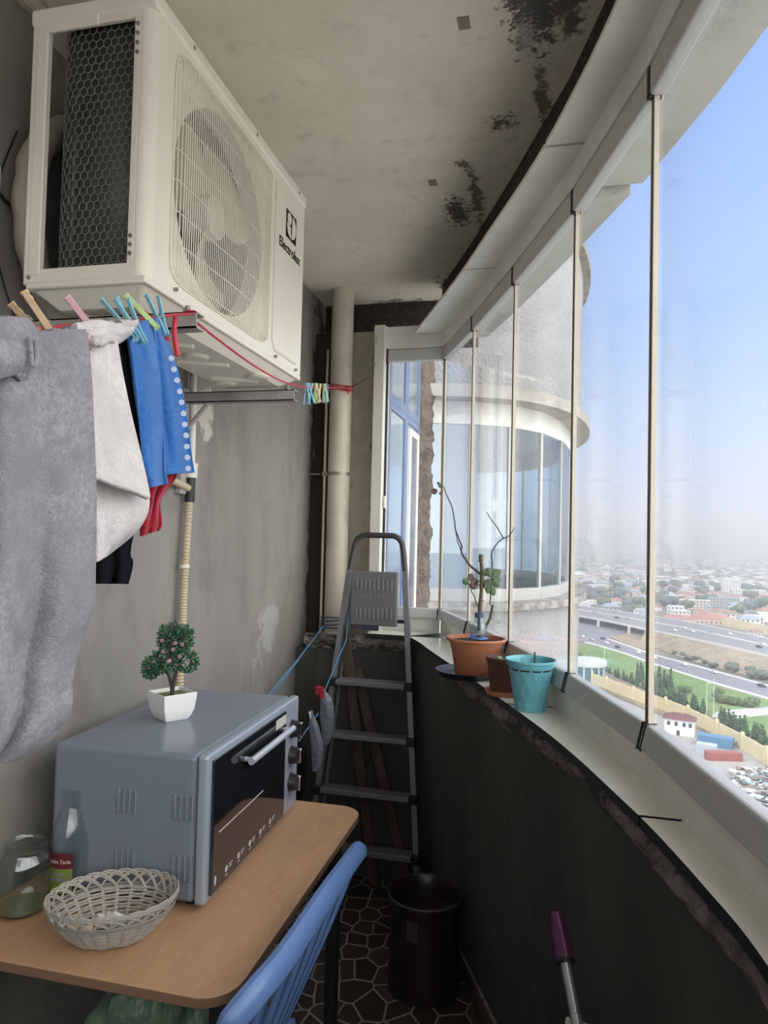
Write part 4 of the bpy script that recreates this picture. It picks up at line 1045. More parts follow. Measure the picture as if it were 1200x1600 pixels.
def fab(name, col, col2, sc=430, dist=.004, noise_=None):
    return M(name, col, .95, noise=[(150,col2,.42,.60),(38,tuple(c*.82 for c in col),.5,.66),(10,tuple(c*.93 for c in col),.45,.65)], bump=(sc,.75,dist), sheen=.25, spec=.2)
m_tg = fab('grey_terry', (.235,.225,.25), (.33,.32,.35)); m_tw = fab('white_terry', (.66,.61,.59), (.76,.72,.70)); m_tb = fab('blue_terry', (.03,.15,.46), (.06,.21,.54))
m_bk = M('black_cotton', (.006,.006,.008), .95, spec=.1, bump=(300,.5,.002)); m_rd = fab('red_cotton', (.32,.006,.02), (.38,.012,.03), 400, .002)
def cloth(name, mat, rows, D0, D1, amp, label, cat, th=.008, folds=3, ph=0., nu=26, nv=44, dfun=None, group=None, fuzz=.0):
    """rows: (left px, left py, right px, right py) from top to bottom; D0/D1 = distance at left/right"""
    Lp = cat_path([(r[0],r[1],0) for r in rows], 8); Rp = cat_path([(r[2],r[3],0) for r in rows], 8); K = len(Lp)-1
    c0 = onD(rows[0][0], rows[0][1], D0)
    def f(u, v):
        k = v*K; i = min(int(k), K-1); t = k-i
        a = Lp[i].lerp(Lp[i+1], t); b_ = Rp[i].lerp(Rp[i+1], t); p = a.lerp(b_, u)
        dd = D0+(D1-D0)*u + amp*(.25+.75*v)*sin(folds*2*pi*u+ph+1.2*v) + .010*noise.noise(Vector((u*3,v*4,ph)))
        if dfun: dd += dfun(u, v)
        q = onD(p.x, p.y, dd)
        return q-c0
    o = MB().grid(f, nu*3, nv*3).build(name, mat, smooth=80, solid=th, solid_off=0)
    o.location = c0
    md = o.modifiers['solid']; md.use_rim = True
    if label is None: return o
    return tag(o, label, cat, group)
# black garment furthest back
cloth('black_garment', m_bk, [(165,520,200,520),(165,560,212,590),(160,640,226,680),(156,740,236,732),(150,840,205,850),(148,885,208,880),(150,912,200,912)], 1.02, 1.10, .010, 'black cotton garment hanging between the white and blue towels', 'garment', .004, 2, 1)
cloth('red_cloth', m_rd, [(232,520,262,520),(236,600,268,600),(236,700,276,700),(234,745,276,742),(232,772,262,764),(234,786,250,784),(222,812,252,818),(220,838,248,828)], 1.17, 1.20, .006, 'crumpled red cloth showing below the blue towel', 'cloth', .004, 2, 2)
bt = cloth('blue_towel', m_tb, [(232,498,252,500),(238,520,262,540),(240,560,276,580),(244,620,290,640),(248,690,298,700),(256,742,304,738)], 1.14, 1.20, .008, 'bright blue towel with a border of white dots', 'towel', .007, 1.2, .5)
cloth('blue_towel', m_tb, [(196,505,232,500),(200,530,240,540),(206,570,250,590),(214,640,256,660),(224,720,258,730),(231,762,262,756)], 1.06, 1.12, .010, 'bright blue towel folded in front of the dotted one', 'towel', .007, 1.1, 1.4)
# white dots woven in the border of the blue towel
def dotpos(x, y): return onD(x, y, 1.166)
db = MB()
for k in range(11):
    v = k/10; x = 271+27*v**.8 ; y = 560+172*v
    x = [268,272,277,281,284,287,289,291,292,293,294][k]
    c_ = dotpos(x, y)-Vector(bt.location); a1 = rt*.0047; a2 = up*.0047
    db.add([c_-fw*.0008+a1*cos(2*pi*j/14)+a2*sin(2*pi*j/14) for j in range(14)], [tuple(range(14))])
dts = db.build('dot_border', M('white_dots', (.66,.72,.82), .9), bt, smooth=0, solid=.001)
# white towel with folded cuff and curled hem
cloth('white_towel', m_tw, [(118,512,176,520),(122,560,186,580),(132,640,206,660),(140,720,222,735),(146,780,231,788),(148,830,214,826),(150,878,172,862)], .925, 1.02, .004, 'cream white terry towel with a folded over top and curved hem', 'towel', .006, 1.0, 0)
wt = bpy.data.objects['white_towel']
cf = cloth('front_layer', m_tw, [(118,510,178,518),(122,560,188,578),(132,620,204,655),(140,690,220,720),(146,735,229,760),(148,744,232,779)], .895, .985, .006, None, None, .007, 1.0, .4,
      dfun=lambda u, v: -.018*max(0,(v-.6)/.4)**2*(1-.7*u))
cf.parent = wt; cf.matrix_parent_inverse = Matrix.Translation(-Vector(wt.location))
cf = cloth('folded_cuff', m_tw, [(112,508,212,500),(122,520,207,510),(138,530,196,522),(158,536,182,532)], .895, 1.03, .003, None, None, .012, 1, 0, nu=12, nv=6)
cf.parent = wt; cf.matrix_parent_inverse = Matrix.Translation(-Vector(wt.location)); 
for k_ in ('label','category'):
    if k_ in cf: del cf[k_]
# grey towels
cloth('grey_towel', m_tg, [(-60,525,128,516),(-60,560,136,560),(-60,640,144,640),(-60,760,150,760),(-60,880,148,880),(-60,960,143,955),(-60,1010,122,1010),(-60,1060,110,1062),(-60,1110,108,1105),(-60,1160,80,1148),(-60,1200,30,1180)], .67, .80, .016, 'large thick grey terry towel filling the left edge', 'towel', .012, 2.2, 0, nu=34, nv=70,
      dfun=lambda u, v: .012*sin(u*9+3*v)*v)
gt = bpy.data.objects['grey_towel']
cf = cloth('folded_corner', m_tg, [(62,524,118,512),(72,528,124,524),(84,540,130,546),(98,552,128,560)], .775, .80, .002, None, None, .010, 1, 0, nu=10, nv=6)
cf.parent = gt; cf.matrix_parent_inverse = Matrix.Translation(-Vector(gt.location))
for k_ in ('label','category'):
    if k_ in cf: del cf[k_]
cloth('grey_towel', m_tg, [(-50,500,30,505),(-50,520,44,520),(-50,545,46,550),(-50,565,38,575),(-50,580,30,584)], .63, .72, .006, 'smaller grey towel folded over the line in the top left corner', 'towel', .02, 1, 1, nu=16, nv=14)
g2 = bpy.data.objects['grey_towel.001']
lp = [onD(46,528,.70),onD(49,550,.70),onD(50,568,.70),onD(54,572,.70),onD(57,560,.705),onD(55,532,.71)]
MB().tube([p-Vector(g2.location) for p in cat_path(lp,6)], .0022, 8).build('hanging_loop', m_tg, g2)
# ================================================================ table
TX0, TX1, TY0, TY1, TZ = -1.185, -.541, 1.178, 2.115, .77
m_top = M('beech_laminate', (.47,.275,.15), .42, stretch=(3,.6,1), noise=[(6,(.42,.24,.13),.42,.62),(40,(.50,.30,.17),.5,.68)], spec=.4)
m_edge = M('brown_edging', (.20,.115,.07), .5)
m_leg = M('black_tube', (.012,.012,.014), .4)
t = thing('table', 'beech laminate table with rounded corners carrying the oven', 'table', ((TX0+TX1)/2,(TY0+TY1)/2,0))
hx, hy, r = (TX1-TX0)/2, (TY1-TY0)/2, .07
pl = []
for (cx, cy2, a0) in ((hx-r,hy-r,0),(-hx+.01,hy-.01,pi/2),(-hx+.01,-hy+.01,pi),(hx-r,-hy+r,3*pi/2)):
    rr_ = r if cx > 0 else .01
    for k in range(9): a = a0+pi/2*k/8; pl.append((cx+rr_*cos(a), cy2+rr_*sin(a)))
MB().prism(pl, TZ-.020, TZ, 0, 1).build('tabletop', [m_top, m_edge], t, smooth=30, bevel=.002)
b = MB()
for (x, y) in ((hx-.06,hy-.10),(hx-.06,-hy+.10),(-hx+.05,hy-.10),(-hx+.05,-hy+.10)):
    MB().box((x-.017,y-.017,0),(x+.017,y+.017,TZ-.02)).build('leg', m_leg, t, smooth=0, bevel=.003)
for (a, c_) in (((hx-.07,-hy+.1),(hx-.05,hy-.1)),((-hx+.04,-hy+.1),(-hx+.06,hy-.1)),((-hx+.05,hy-.11),(hx-.06,hy-.09)),((-hx+.05,-hy+.09),(hx-.06,-hy+.11))):
    b.box((a[0],a[1],TZ-.06),(c_[0],c_[1],TZ-.02))
b.build('apron_rail', m_leg, t, smooth=0)

# ================================================================ oven
OW, OD, OH = .62, .385, .322
m_ov = M('grey_blue_enamel', (.175,.21,.255), .27, noise=[(400,(.20,.235,.28),.45,.6)], spec=.5)
m_ovf = M('silver_front', (.34,.39,.45), .3, metal=.2)
m_dg = M('black_oven_glass', (.010,.011,.014), .06, spec=.8, coat=.5)
m_hdl = M('silver_handle', (.58,.62,.67), .28, metal=.4)
m_ico = M('pale_print', (.55,.55,.55), .5)
ov = thing('mini_oven', 'grey tabletop mini oven with black glass door and three knobs', 'oven', (-.923,1.742,TZ), radians(1.6))
X_ = OD/2
MB().box((-X_,-OW/2,.015),(X_-.028,OW/2,OH+.015)).build('body', m_ov, ov, smooth=0, bevel=.012, seg=4)
MB().box((X_-.026,-OW/2-.002,.013),(X_,OW/2+.002,OH+.017)).build('front_frame', m_ovf, ov, smooth=0, bevel=.008, seg=3)
dy0, dy1 = -OW/2+.018, OW/2-.135
dr = MB().box((X_,dy0,.028),(X_+.008,dy1,OH+.002)).build('door', m_dg, ov, smooth=0, bevel=.002)
b = MB(); b.tube([(X_+.030,dy0+.155,OH-.045),(X_+.030,dy1-.002,OH-.045)], .009, 12)
for y in (dy0+.17,dy1-.02): b.cyl((X_+.005,y,OH-.045),(X_+.030,y,OH-.045),.006,n=10)
b.build('handle', m_hdl, dr)
b = MB(); b.box((X_+.0082,dy0+.03,.155),(X_+.0088,dy1-.17,.158)); b.build('rack_line', M('rack_steel',(.55,.5,.45),.4), dr, smooth=0)
b = MB()
for k in range(5):
    b = MB()
    y = dy0+.075+.07*k; b.ball((X_+.0085,y,.055),.0075,12,(.05,1,1)); b.box((X_+.0082,y+.014,.058),(X_+.0088,y+.034,.060)); b.box((X_+.0082,y+.014,.052),(X_+.0088,y+.030,.054)); b.box((X_+.0082,y-.006,.040),(X_+.0088,y+.008,.042))
    b.build('printed_icon', m_ico, dr, smooth=30)
MB().ball((X_+.0085,dy0+.016,.055),.008,12,(.05,.7,1.4)).build('printed_icon', m_ico, dr, smooth=30)
MB().box((X_+.0082,dy1-.085,OH-.032),(X_+.009,dy1-.004,OH-.006)).build('sticker', M('sticker_white',(.52,.50,.46),.5), dr, smooth=0)
for k, z in enumerate((.254,.177,.098)):
    b = MB(); yk = OW/2-.062
    kb = MB().tube([(X_,yk,z),(X_+.004,yk,z),(X_+.022,yk,z)], [.027,.025,.022], 24).build('knob', m_blk, ov)
    b.box((X_+.02,yk-.006,z-.022),(X_+.034,yk+.006,z+.022)); b.build('chrome_grip', M('chrome',(.6,.6,.62),.15,metal=1), kb, smooth=0, bevel=.004, seg=3)
b = MB(); b.ball((X_+.003,OW/2-.062,.128),.005,10,(.8,1,1)); b.build('indicator_lamp', M('amber_lens',(.25,.14,.08),.2), ov)
text('===', .014, M('print_grey',(.20,.22,.26),.5), ov, face_px(X_+.0005,OW/2-.06,OH-.022), 'printed_mark', .0002)
for (x, z) in ((-.001,.222),(.137,.222),(-.001,.090),(.137,.090)):
    b = MB()
    for k in range(4):
        xx_ = x+(k-1.5)*.0140; b.box((xx_-.0030,-OW/2-.0045,z-.028),(xx_+.0030,-OW/2+.001,z+.028))
    b.build('vent', m_ov, ov, smooth=0, bevel=.0025, seg=3)
for (x, y) in ((X_-.05,-OW/2+.04),(X_-.05,OW/2-.04),(-X_+.04,-OW/2+.04),(-X_+.04,OW/2-.04)):
    MB().cyl((x,y,0),(x,y,.016),.014,.016,n=14).build('foot', m_blk, ov)

# ================================================================ artificial tree in white pot on the oven
ZO = TZ+OH+.015
pt = thing('artificial_tree', 'small artificial tree with pink blossoms in a square white pot on the oven', 'plant', (-.965,1.700,ZO), radians(-32))
prof = [(.030,0),(.037,.010),(.043,.030),(.046,.055),(.047,.072)]
b = MB(); rows = []
for (w_, z) in prof: rows += [(-w_,-w_,z),(w_,-w_,z),(w_,w_,z),(-w_,w_,z)]
for (w_, z) in ((.044,.072),(.043,.060)): rows += [(-w_,-w_,z),(w_,-w_,z),(w_,w_,z),(-w_,w_,z)]
fs = [(3,2,1,0)]
for k in range(6):
    for j in range(4): fs.append((k*4+j,k*4+(j+1)%4,k*4+4+(j+1)%4,k*4+4+j))
fs.append((24,25,26,27)); b.add(rows, fs)
b.build('pot', M('white_ceramic',(.78,.78,.76),.3), pt, smooth=25, bevel=.002)
MB().box((-.043,-.043,.055),(.043,.043,.062)).build('moss', M('moss_green',(.22,.25,.10),.95,bump=(200,1,.01)), pt, smooth=0)
b = MB(); tk = M('dark_stem',(.045,.035,.032),.8)
Rm = Matrix.Rotation(radians(32),4,'Z')
def lr(dx, dz, dd=0):   # offsets along the picture's left-right as seen from the room, turned into the pot's frame
    v = Rm @ Vector((dx*.97+dd*-.23, dx*.24+dd*.97, dz)); return v
b.tube([lr(-.0,.06),lr(-.002,.085),lr(-.012,.115),lr(-.03,.13)], [.0055,.005,.0035,.002], 8); b.tube([lr(.0,.07),lr(.004,.10),lr(.01,.13),lr(.006,.155)], [.005,.0045,.0035,.002], 8)
b.build('trunk', tk, pt)
lm = [M('plastic_leaf_green',(.035,.13,.065),.5),M('plastic_leaf_light',(.09,.21,.12),.5),M('plastic_leaf_dull',(.15,.12,.11),.6)]
b = MB(); rl = random.Random(2)
def leafball(c, r, n):
    for k in range(n):
        th = math.acos(rl.uniform(-1,1)); ph = rl.uniform(0,2*pi); d = Vector((sin(th)*cos(ph), sin(th)*sin(ph), cos(th)))
        p = c+d*r*rl.uniform(.55,1.0); up_ = (d+Vector((rl.uniform(-.6,.6),rl.uniform(-.6,.6),rl.uniform(-.3,.7)))).normalized(); s_ = up_.orthogonal().normalized(); s_ = (Matrix.Rotation(rl.uniform(0,6.3),3,up_) @ s_)
        l = rl.uniform(.009,.014); w = l*.38; nn = up_.cross(s_)*.0015
        b.add([p, p+up_*l*.5+s_*w, p+up_*l, p+up_*l*.5-s_*w, p+up_*l*.5+nn], [(0,1,4),(1,2,4),(2,3,4),(3,0,4)], rl.choice([0,0,0,1,1,2]))
leafball(lr(.004,.205), .041, 620); leafball(lr(-.008,.215), .034, 180); leafball(lr(.016,.212), .034, 200)
leafball(lr(-.030,.150), .027, 240); leafball(lr(-.054,.135), .024, 220); leafball(lr(.036,.150), .026, 240); leafball(lr(.0,.150,-.01), .022, 150); leafball(lr(-.062,.118), .014, 70)
b.build('foliage', lm, pt, smooth=0)
b = MB()
for (x, z, d) in ((-.002,.155,-.03),(.024,.168,-.03),(.010,.188,-.042),(-.016,.182,-.04),(.015,.205,-.042),(.034,.155,-.02),(-.045,.150,-.02),(-.02,.21,-.038),(.03,.2,-.03)):
    for k in range(5):
        a = 2*pi*k/5; b.ball(lr(x+.0035*cos(a), z+.0035*sin(a), d), .0022 if (x,z) != (-.002,.155) else .0045, 6)
b.build('blossom', M('pink_blossom',(.62,.36,.40),.6), pt)

# ================================================================ bottle, jar, basket
m_gl = pane_mat('clear_bottle_glass', (.95,.97,.97), .06)
m_glg = pane_mat('greenish_jar_glass', (.93,.97,.955), .08)
bo = thing('glass_bottle', 'tall clear glass bottle with a red and green label beside the oven', 'bottle', (-1.055,1.435,TZ), radians(-20))
prf = [(0,.002),(.044,.002),(.048,.008),(.048,.115),(.045,.135),(.036,.165),(.026,.195),(.0235,.205),(.0235,.222),(.0265,.226),(.0265,.236),(.022,.238),(.0195,.232),(.0195,.205),(.033,.162),(.044,.120),(.0445,.012),(0,.008)]
MB().lathe(prf, 48).build('glass', m_gl, bo, smooth=50)
m_lr = M('label_dark_red',(.10,.012,.02),.4); m_lg = M('label_green',(.16,.20,.04),.4); m_lw = M('label_back',(.42,.41,.43),.6); m_lt = M('label_text',(.55,.42,.42),.5); m_lp = M('label_purple',(.22,.20,.32),.5)
A0, A1 = radians(120), radians(330)
b = MB()
b.lathe([(.0484,.022),(.0487,.022),(.0487,.075),(.0484,.075)], 40, mi=0, ang=(A0,A1), close=True)
b.lathe([(.0484,.075),(.0487,.075),(.0487,.108),(.0484,.108)], 40, mi=1, ang=(A0,A1), close=True)
b.lathe([(.0440,.022),(.0440,.108)], 40, mi=2, ang=(A0-radians(80),A0+.3))
b.build('paper_label', [m_lg, m_lr, m_lw], bo, smooth=40)
def curved_text(body, size, mat, z, a_mid, R_, nm):
    o = text(body, size, mat, bo, Matrix.Identity(4), nm, .0002, .0002)
    for v in o.data.vertices:
        a = a_mid+v.co.x/R_; rr2 = R_+v.co.z
        v.co = Vector((rr2*cos(a), rr2*sin(a), z+v.co.y))
    return o
am = radians(-66)
curved_text('Bizim Tarla', .0115, m_lt, .090, am, .0492, 'lettering'); curved_text('Xırda', .011, m_lp, .064, am, .0492, 'lettering'); curved_text('Kornişon', .011, m_lp, .052, am, .0492, 'lettering')
ja = thing('glass_jar', 'wide greenish glass jar without lid at the left edge of the table', 'jar', (-1.105,1.345,TZ))
MB().lathe([(0,.002),(.046,.002),(.053,.010),(.053,.100),(.050,.112),(.041,.124),(.040,.128),(.043,.130),(.043,.134),(.040,.136),(.043,.139),(.043,.145),(.0395,.147),(.037,.143),(.037,.124),(.047,.110),(.050,.098),(.050,.012),(0,.008)], 48).build('glass', m_glg, ja, smooth=50)
MB().lathe([(0,.009),(.049,.009),(.0495,.011),(.0495,.012),(0,.012)], 32).build('residue', M('green_residue',(.13,.14,.07),.4), ja)
ld = thing('jar_lid', 'dark red lid lying at the very left edge of the table', 'lid', (-1.093,1.222,TZ))
MB().lathe([(0,0),(.016,0),(.019,.006),(.019,.028),(.015,.034),(0,.035)], 24).build('lid', M('dark_red_lid',(.05,.015,.015),.3), ld)

m_wick = M('whitewashed_wicker', (.40,.37,.325), .6, noise=[(60,(.33,.30,.26),.45,.65)])
m_wick2 = M('grey_wicker', (.24,.225,.20), .65)
bk = thing('wicker_basket', 'oval cream wicker basket with looped rim on the table', 'basket', (-.857,1.303,TZ), radians(28)); bk.scale = (.85,.85,1)
def bax(h): 
    k = min(1,h/.056); return .080+.058*k**.8, .050+.056*k**.8
NR = 24
def bp_(a, h, d=0):
    A_, B_ = bax(h); return Vector(((A_+d)*cos(a), (B_+d)*sin(a), .004+h))
b = MB()
for r_ in range(11):
    h = .002+.0052*r_
    b.tube([bp_(2*pi*k/112, h, .0022*(1 if r_ % 2 else -1)*sin(NR/2*2*pi*k/112)) for k in range(112)], .0024, 5, closed=True)
for r_ in range(7):
    s_ = 1-r_*.14
    b.tube([(.083*s_*cos(2*pi*k/60), .052*s_*sin(2*pi*k/60), .005+.0016*sin(10*2*pi*k/60)*(1 if r_ % 2 else -1)) for k in range(60)], .0026, 5, closed=True)
b.build('woven_wall', m_wick, bk, smooth=60)
b = MB()
for k in range(NR):
    a = 2*pi*k/NR; b.tube([bp_(a+.0, h, .001) for h in (0,.014,.028,.042,.056)], [.0042]*5, 6, flat=.35)
    b.tube([(0,0,.005),(.083*cos(a),.052*sin(a),.005)], .0025, 5)
b.build('rib', m_wick, bk, smooth=60)
b = MB(); 
for k in range(NR):
    for dd, mi in ((0,0),(.0045,0)):
        a0 = 2*pi*k/NR+dd*3; a1 = a0+2*pi*3.2/NR; pts = []
        for j in range(11):
            u = j/10; hh2 = .056+(.031-dd*1.2)*max(0,sin(pi*u))**.8; a = a0+(a1-a0)*u; A_, B_ = bax(.056); o_ = .013*sin(pi*u)+.004*(u-.5)
            pts.append(Vector(((A_+o_)*cos(a),(B_+o_)*sin(a),.004+hh2)))
        b.tube(pts, .0023, 5, mi=mi)
b.build('looped_rim', m_wick, bk, smooth=60)
b = MB(); b.tube([bp_(2*pi*k/80,.0562,.002) for k in range(80)], .0028, 6, closed=True); b.tube([bp_(2*pi*k/80,.061,.006) for k in range(80)], .0022, 6, closed=True); b.build('dark_strand', m_wick2, bk)
ga = thing('garlic', 'broken white garlic bulb lying in the basket', 'garlic', (-.880,1.310,TZ+.022))
b = MB()
for k in range(4):
    a = 1.4*k; b.ball((.013*cos(a),.011*sin(a),.004), .013, 12, (1,.75,.95), jit=.2, seed=k)
b.build('cloves', M('garlic_skin',(.62,.56,.52),.6,noise=[(40,(.45,.30,.32),.5,.68)]), ga)
MB().tube([(.006,0,.012),(.02,.004,.018),(.034,.008,.010),(.042,.010,.004)],[.006,.007,.008,.003],8).build('papery_skin', M('garlic_paper',(.66,.62,.57),.7), ga)
on = thing('ginger_piece', 'peeled tan root piece lying in the basket beside the garlic', 'vegetable', (-.905,1.268,TZ+.021), .5)
MB().tube([(-.03,0,0),(-.022,0,.001),(-.008,.001,.003),(.008,.001,.004),(.018,0,.003),(.022,0,.002)],[.003,.008,.0145,.0165,.013,.006],14).build('root', M('tan_skin',(.56,.36,.25),.6,noise=[(30,(.48,.29,.2),.45,.65)]), on)

# ================================================================ blue plastic chair
m_ch = M('blue_plastic', (.13,.23,.47), .35, spec=.5)
ch = thing('plastic_chair', 'blue plastic chair with slatted back pushed under the table', 'chair', (-.62,1.44,0))
def CL(p): return Vector(p)-Vector((-.62,1.44,0))
rail = [(-.475,1.105,.842),(-.460,1.14,.862),(-.452,1.22,.868),(-.448,1.32,.862),(-.446,1.43,.852),(-.448,1.55,.838),(-.452,1.66,.822),(-.458,1.74,.806),(-.466,1.785,.790)]
rail = [(-.515,1.075,.775),(-.485,1.09,.815),(-.463,1.13,.838),(-.455,1.20,.838),(-.452,1.30,.838),(-.450,1.44,.838),(-.452,1.57,.828),(-.456,1.68,.815),(-.460,1.75,.803),(-.466,1.785,.790)]
MB().tube([CL(p) for p in cat_path(rail,5)], [.004+.015*min(1,4*sin(pi*k/50)) for k in range(51)], 10, flat=1.25).build('top_rail', m_ch, ch)
def slat(y0, y1, z0, z1, w0, w1, nm='slat', xb=-.60):
    def f(u, v):
        z = z1+(z0-z1)*v; k = (z1-z)/(z1-z0); y = y1+(y0-y1)*k + (u-.5)*(w1+(w0-w1)*k); x = -.455+(xb+.455)*(k**1.15)
        return CL((x, y, z))
    MB().grid(f, 2, 12).build(nm, m_ch, ch, smooth=50, solid=.012)
slat(1.60,1.72,.43,.812,.05,.035); slat(1.53,1.60,.43,.822,.04,.030); slat(1.46,1.50,.43,.832,.04,.030); slat(1.38,1.38,.43,.832,.04,.030); slat(1.31,1.26,.43,.834,.04,.03)
slat(1.22,1.13,.43,.838,.05,.035)
MB().prism([(CL((x,y,0)).x, CL((x,y,0)).y) for x, y in ((-.60,1.20),(-.60,1.66),(-.70,1.68),(-1.0,1.66),(-1.04,1.60),(-1.04,1.26),(-1.0,1.20),(-.70,1.18))], .415, .435).build('seat', m_ch, ch, smooth=0, bevel=.01, seg=3)
for (x, y, sx_, sy_) in ((-.60,1.64,.06,.05),(-.60,1.22,.06,-.05),(-1.0,1.64,-.03,.04),(-1.0,1.22,-.03,-.04)):
    b = MB(); b.tube([CL((x,y,.42)), CL((x+sx_*.5,y+sy_*.5,.2)), CL((x+sx_,y+sy_,0))], [.034,.028,.022], 4, flat=.6); b.build('leg', m_ch, ch, smooth=20)
cr = thing('green_bag', 'dim green plastic bag on the chair seat under the table', 'bag', (-.80,1.43,.437))
def bag(u, v):
    a = 2*pi*u; r_ = (.16-.05*v+.015*noise.noise(Vector((cos(a)*3,sin(a)*3,v*4)))*3)*(1 if v < .98 else .5)
    return (r_*cos(a)*1.0, r_*sin(a)*1.2, .25*v+.006*sin(7*a)*v)
MB().grid(bag, 60, 24).build('plastic', M('green_plastic',(.10,.17,.11),.4,bump=(25,.8,.02),noise=[(20,(.22,.26,.2),.56,.66)]), cr, smooth=80, solid=.002)

# ================================================================ bin
m_bin = M('aubergine_plastic', (.022,.012,.018), .35)
bn = thing('bin', 'dark aubergine round plastic bin on the floor between table and parapet', 'bin', (-.415,2.545,0))
MB().lathe([(0,0),(.118,0),(.128,.006),(.124,.24),(.120,.27),(.131,.30),(.134,.33),(.132,.333),(.128,.329),(.122,.29),(.116,.26),(.0,.255)], 64).build('body', m_bin, bn, smooth=40)
MB().lathe([(.134,.326),(.1375,.330),(.134,.3345),(.131,.3345)], 64, close=True).build('rim', M('dark_rim',(.06,.055,.06),.3), bn)
b = MB(); b.lathe([(.1285,.215),(.1285,.285)], 6, ang=(radians(-110),radians(-92))); b.build('label_patch', M('faded_patch',(.07,.05,.06),.5), bn)

# ================================================================ stepladder
m_lad = M('ladder_aluminium', (.22,.225,.24), .4, metal=.5); m_tray = M('ladder_grey_plastic', (.15,.148,.155), .5); m_ltr = M('ladder_tread', (.20,.20,.205), .5, metal=.3)
YT, YB = 3.23, 3.03
la = thing('step_ladder', 'folded aluminium stepladder leaning at the far end of the balcony', 'ladder', (-.78,3.1,0))
def LL(x, y, z): return (x+.78, y-3.1, z)
def xl(z, s):  # rail x at height
    k = z/1.6; c_ = -.785-.0*k; h = .262-.142*k; return c_+s*h
def yl(z): return YB+(YT-YB)*z/1.6
for s in (-1,1):
    MB().tube([LL(xl(z,s),yl(z),z) for z in (.0,.3,.6,.9,1.2,1.44)], .0165, 4, flat=1.3, upv=(0,1,0)).build('side_rail', m_lad, la, smooth=20)
    MB().box(LL(xl(0,s)-.018,yl(0)-.026,0), LL(xl(0,s)+.018,yl(0)+.026,.045)).build('foot', m_blk, la, smooth=0, bevel=.003)
for s in (-1,1):
    MB().tube([LL(xl(z,s)*1-s*.018,yl(z)+.055+.03*(1-z),z) for z in (.0,.3,.6,.9,1.15,1.40)], .010, 4, flat=1.2, upv=(0,1,0)).build('rear_leg', m_lad, la, smooth=20)
hpts = []
h1 = 1.44; r_ = .055; topz = 1.605
xa, xb_ = xl(h1,-1), xl(h1,1)
hpts = [(xa,yl(h1),h1),(xa+.012,yl(1.52),1.52)]+[(xa+.018+r_*(1-cos(a)), yl(1.56), topz-r_+r_*sin(a)) for a in [pi/2*k/6 for k in range(1,7)]]
hpts += [(xb_-.018-r_*(1-sin(a)), yl(1.56), topz-r_+r_*cos(a)) for a in [pi/2*k/6 for k in range(0,6)]]+[(xb_-.012,yl(1.52),1.52),(xb_,yl(h1),h1)]
MB().tube([LL(*p) for p in hpts], .0135, 10).build('top_handle', M('dark_handle',(.045,.045,.05),.45), la)
for z in (.226,.467,.706,.941):
    x0, x1 = xl(z,-1)+.012, xl(z,1)-.012; y = yl(z)
    tr = MB().box(LL(x0,y-.035,z-.024), LL(x1,y+.04,z)).build('step', m_ltr, la, smooth=0, bevel=.004)
    MB().tube([LL(x0+.01,y+.085,z-.045), LL(x1-.01,y+.085,z-.045)], .009, 4).build('rear_crossbar', m_lad, la, smooth=0)
    for s in (-1,1): MB().box(LL(xl(z,s)-.019,y-.04,z-.030), LL(xl(z,s)+.019,y+.02,z+.006)).build('step_cap', m_blk, la, smooth=0, bevel=.003)
# platform folded upright
pz0, pz1 = 1.19, 1.438; yy_ = 3.145
b = MB(); b.box(LL(-.893,yy_,pz0),LL(-.673,yy_+.028,pz1)); pf_ = b.build('platform', m_tray, la, smooth=0, bevel=.006, seg=3)
b = MB()
for row in (pz0+.055, pz1-.058):
    b = MB()
    for k in range(9): b.box(LL(-.868+.0205*k,yy_-.004,row-.026), LL(-.860+.0205*k,yy_+.003,row+.026))
    b.build('grip_ribs', M('ladder_rib',(.20,.198,.205),.45), pf_, smooth=0, bevel=.0015)
text('KULLAY', .030, M('ladder_rib',(.20,.198,.205),.45), pf_, face_my(*LL(-.783,yy_-.0015,(pz0+pz1)/2+.004)), 'embossed_lettering', .001, .0006)
b = MB(); b.box(LL(-.84,yy_,pz0-.022),LL(-.76,yy_+.02,pz0)); b.cyl(LL(-.905,yy_+.05,pz0+.02),LL(-.64,yy_+.05,pz0+.02),.009,n=8); b.build('platform_bracket', M('dark_bracket',(.03,.035,.06),.5), la, smooth=20)
# planks behind
m_pl = M('weathered_plank', (.085,.065,.045), .8, stretch=(1,1,.15), noise=[(20,(.055,.04,.028),.45,.62)])
for (x0_, x1_, y0_, y1_, z1_, lab) in ((-.76,-.935,3.20,3.21,1.17,'weathered brown plank leaning behind the ladder, the left one'), (-.60,-.875,3.215,3.225,.98,'weathered brown plank leaning behind the ladder, the right one')):
    t = thing('plank', lab, 'plank', (x0_,y0_,0)); dx = x1_-x0_; ang = atan2(dx, z1_)
    MB().box((-.022,-.010,.005),(.022,.010,sqrt(dx*dx+z1_*z1_))).xf(Matrix.Rotation(ang,4,'Y')).build('board', m_pl, t, smooth=0, bevel=.002)
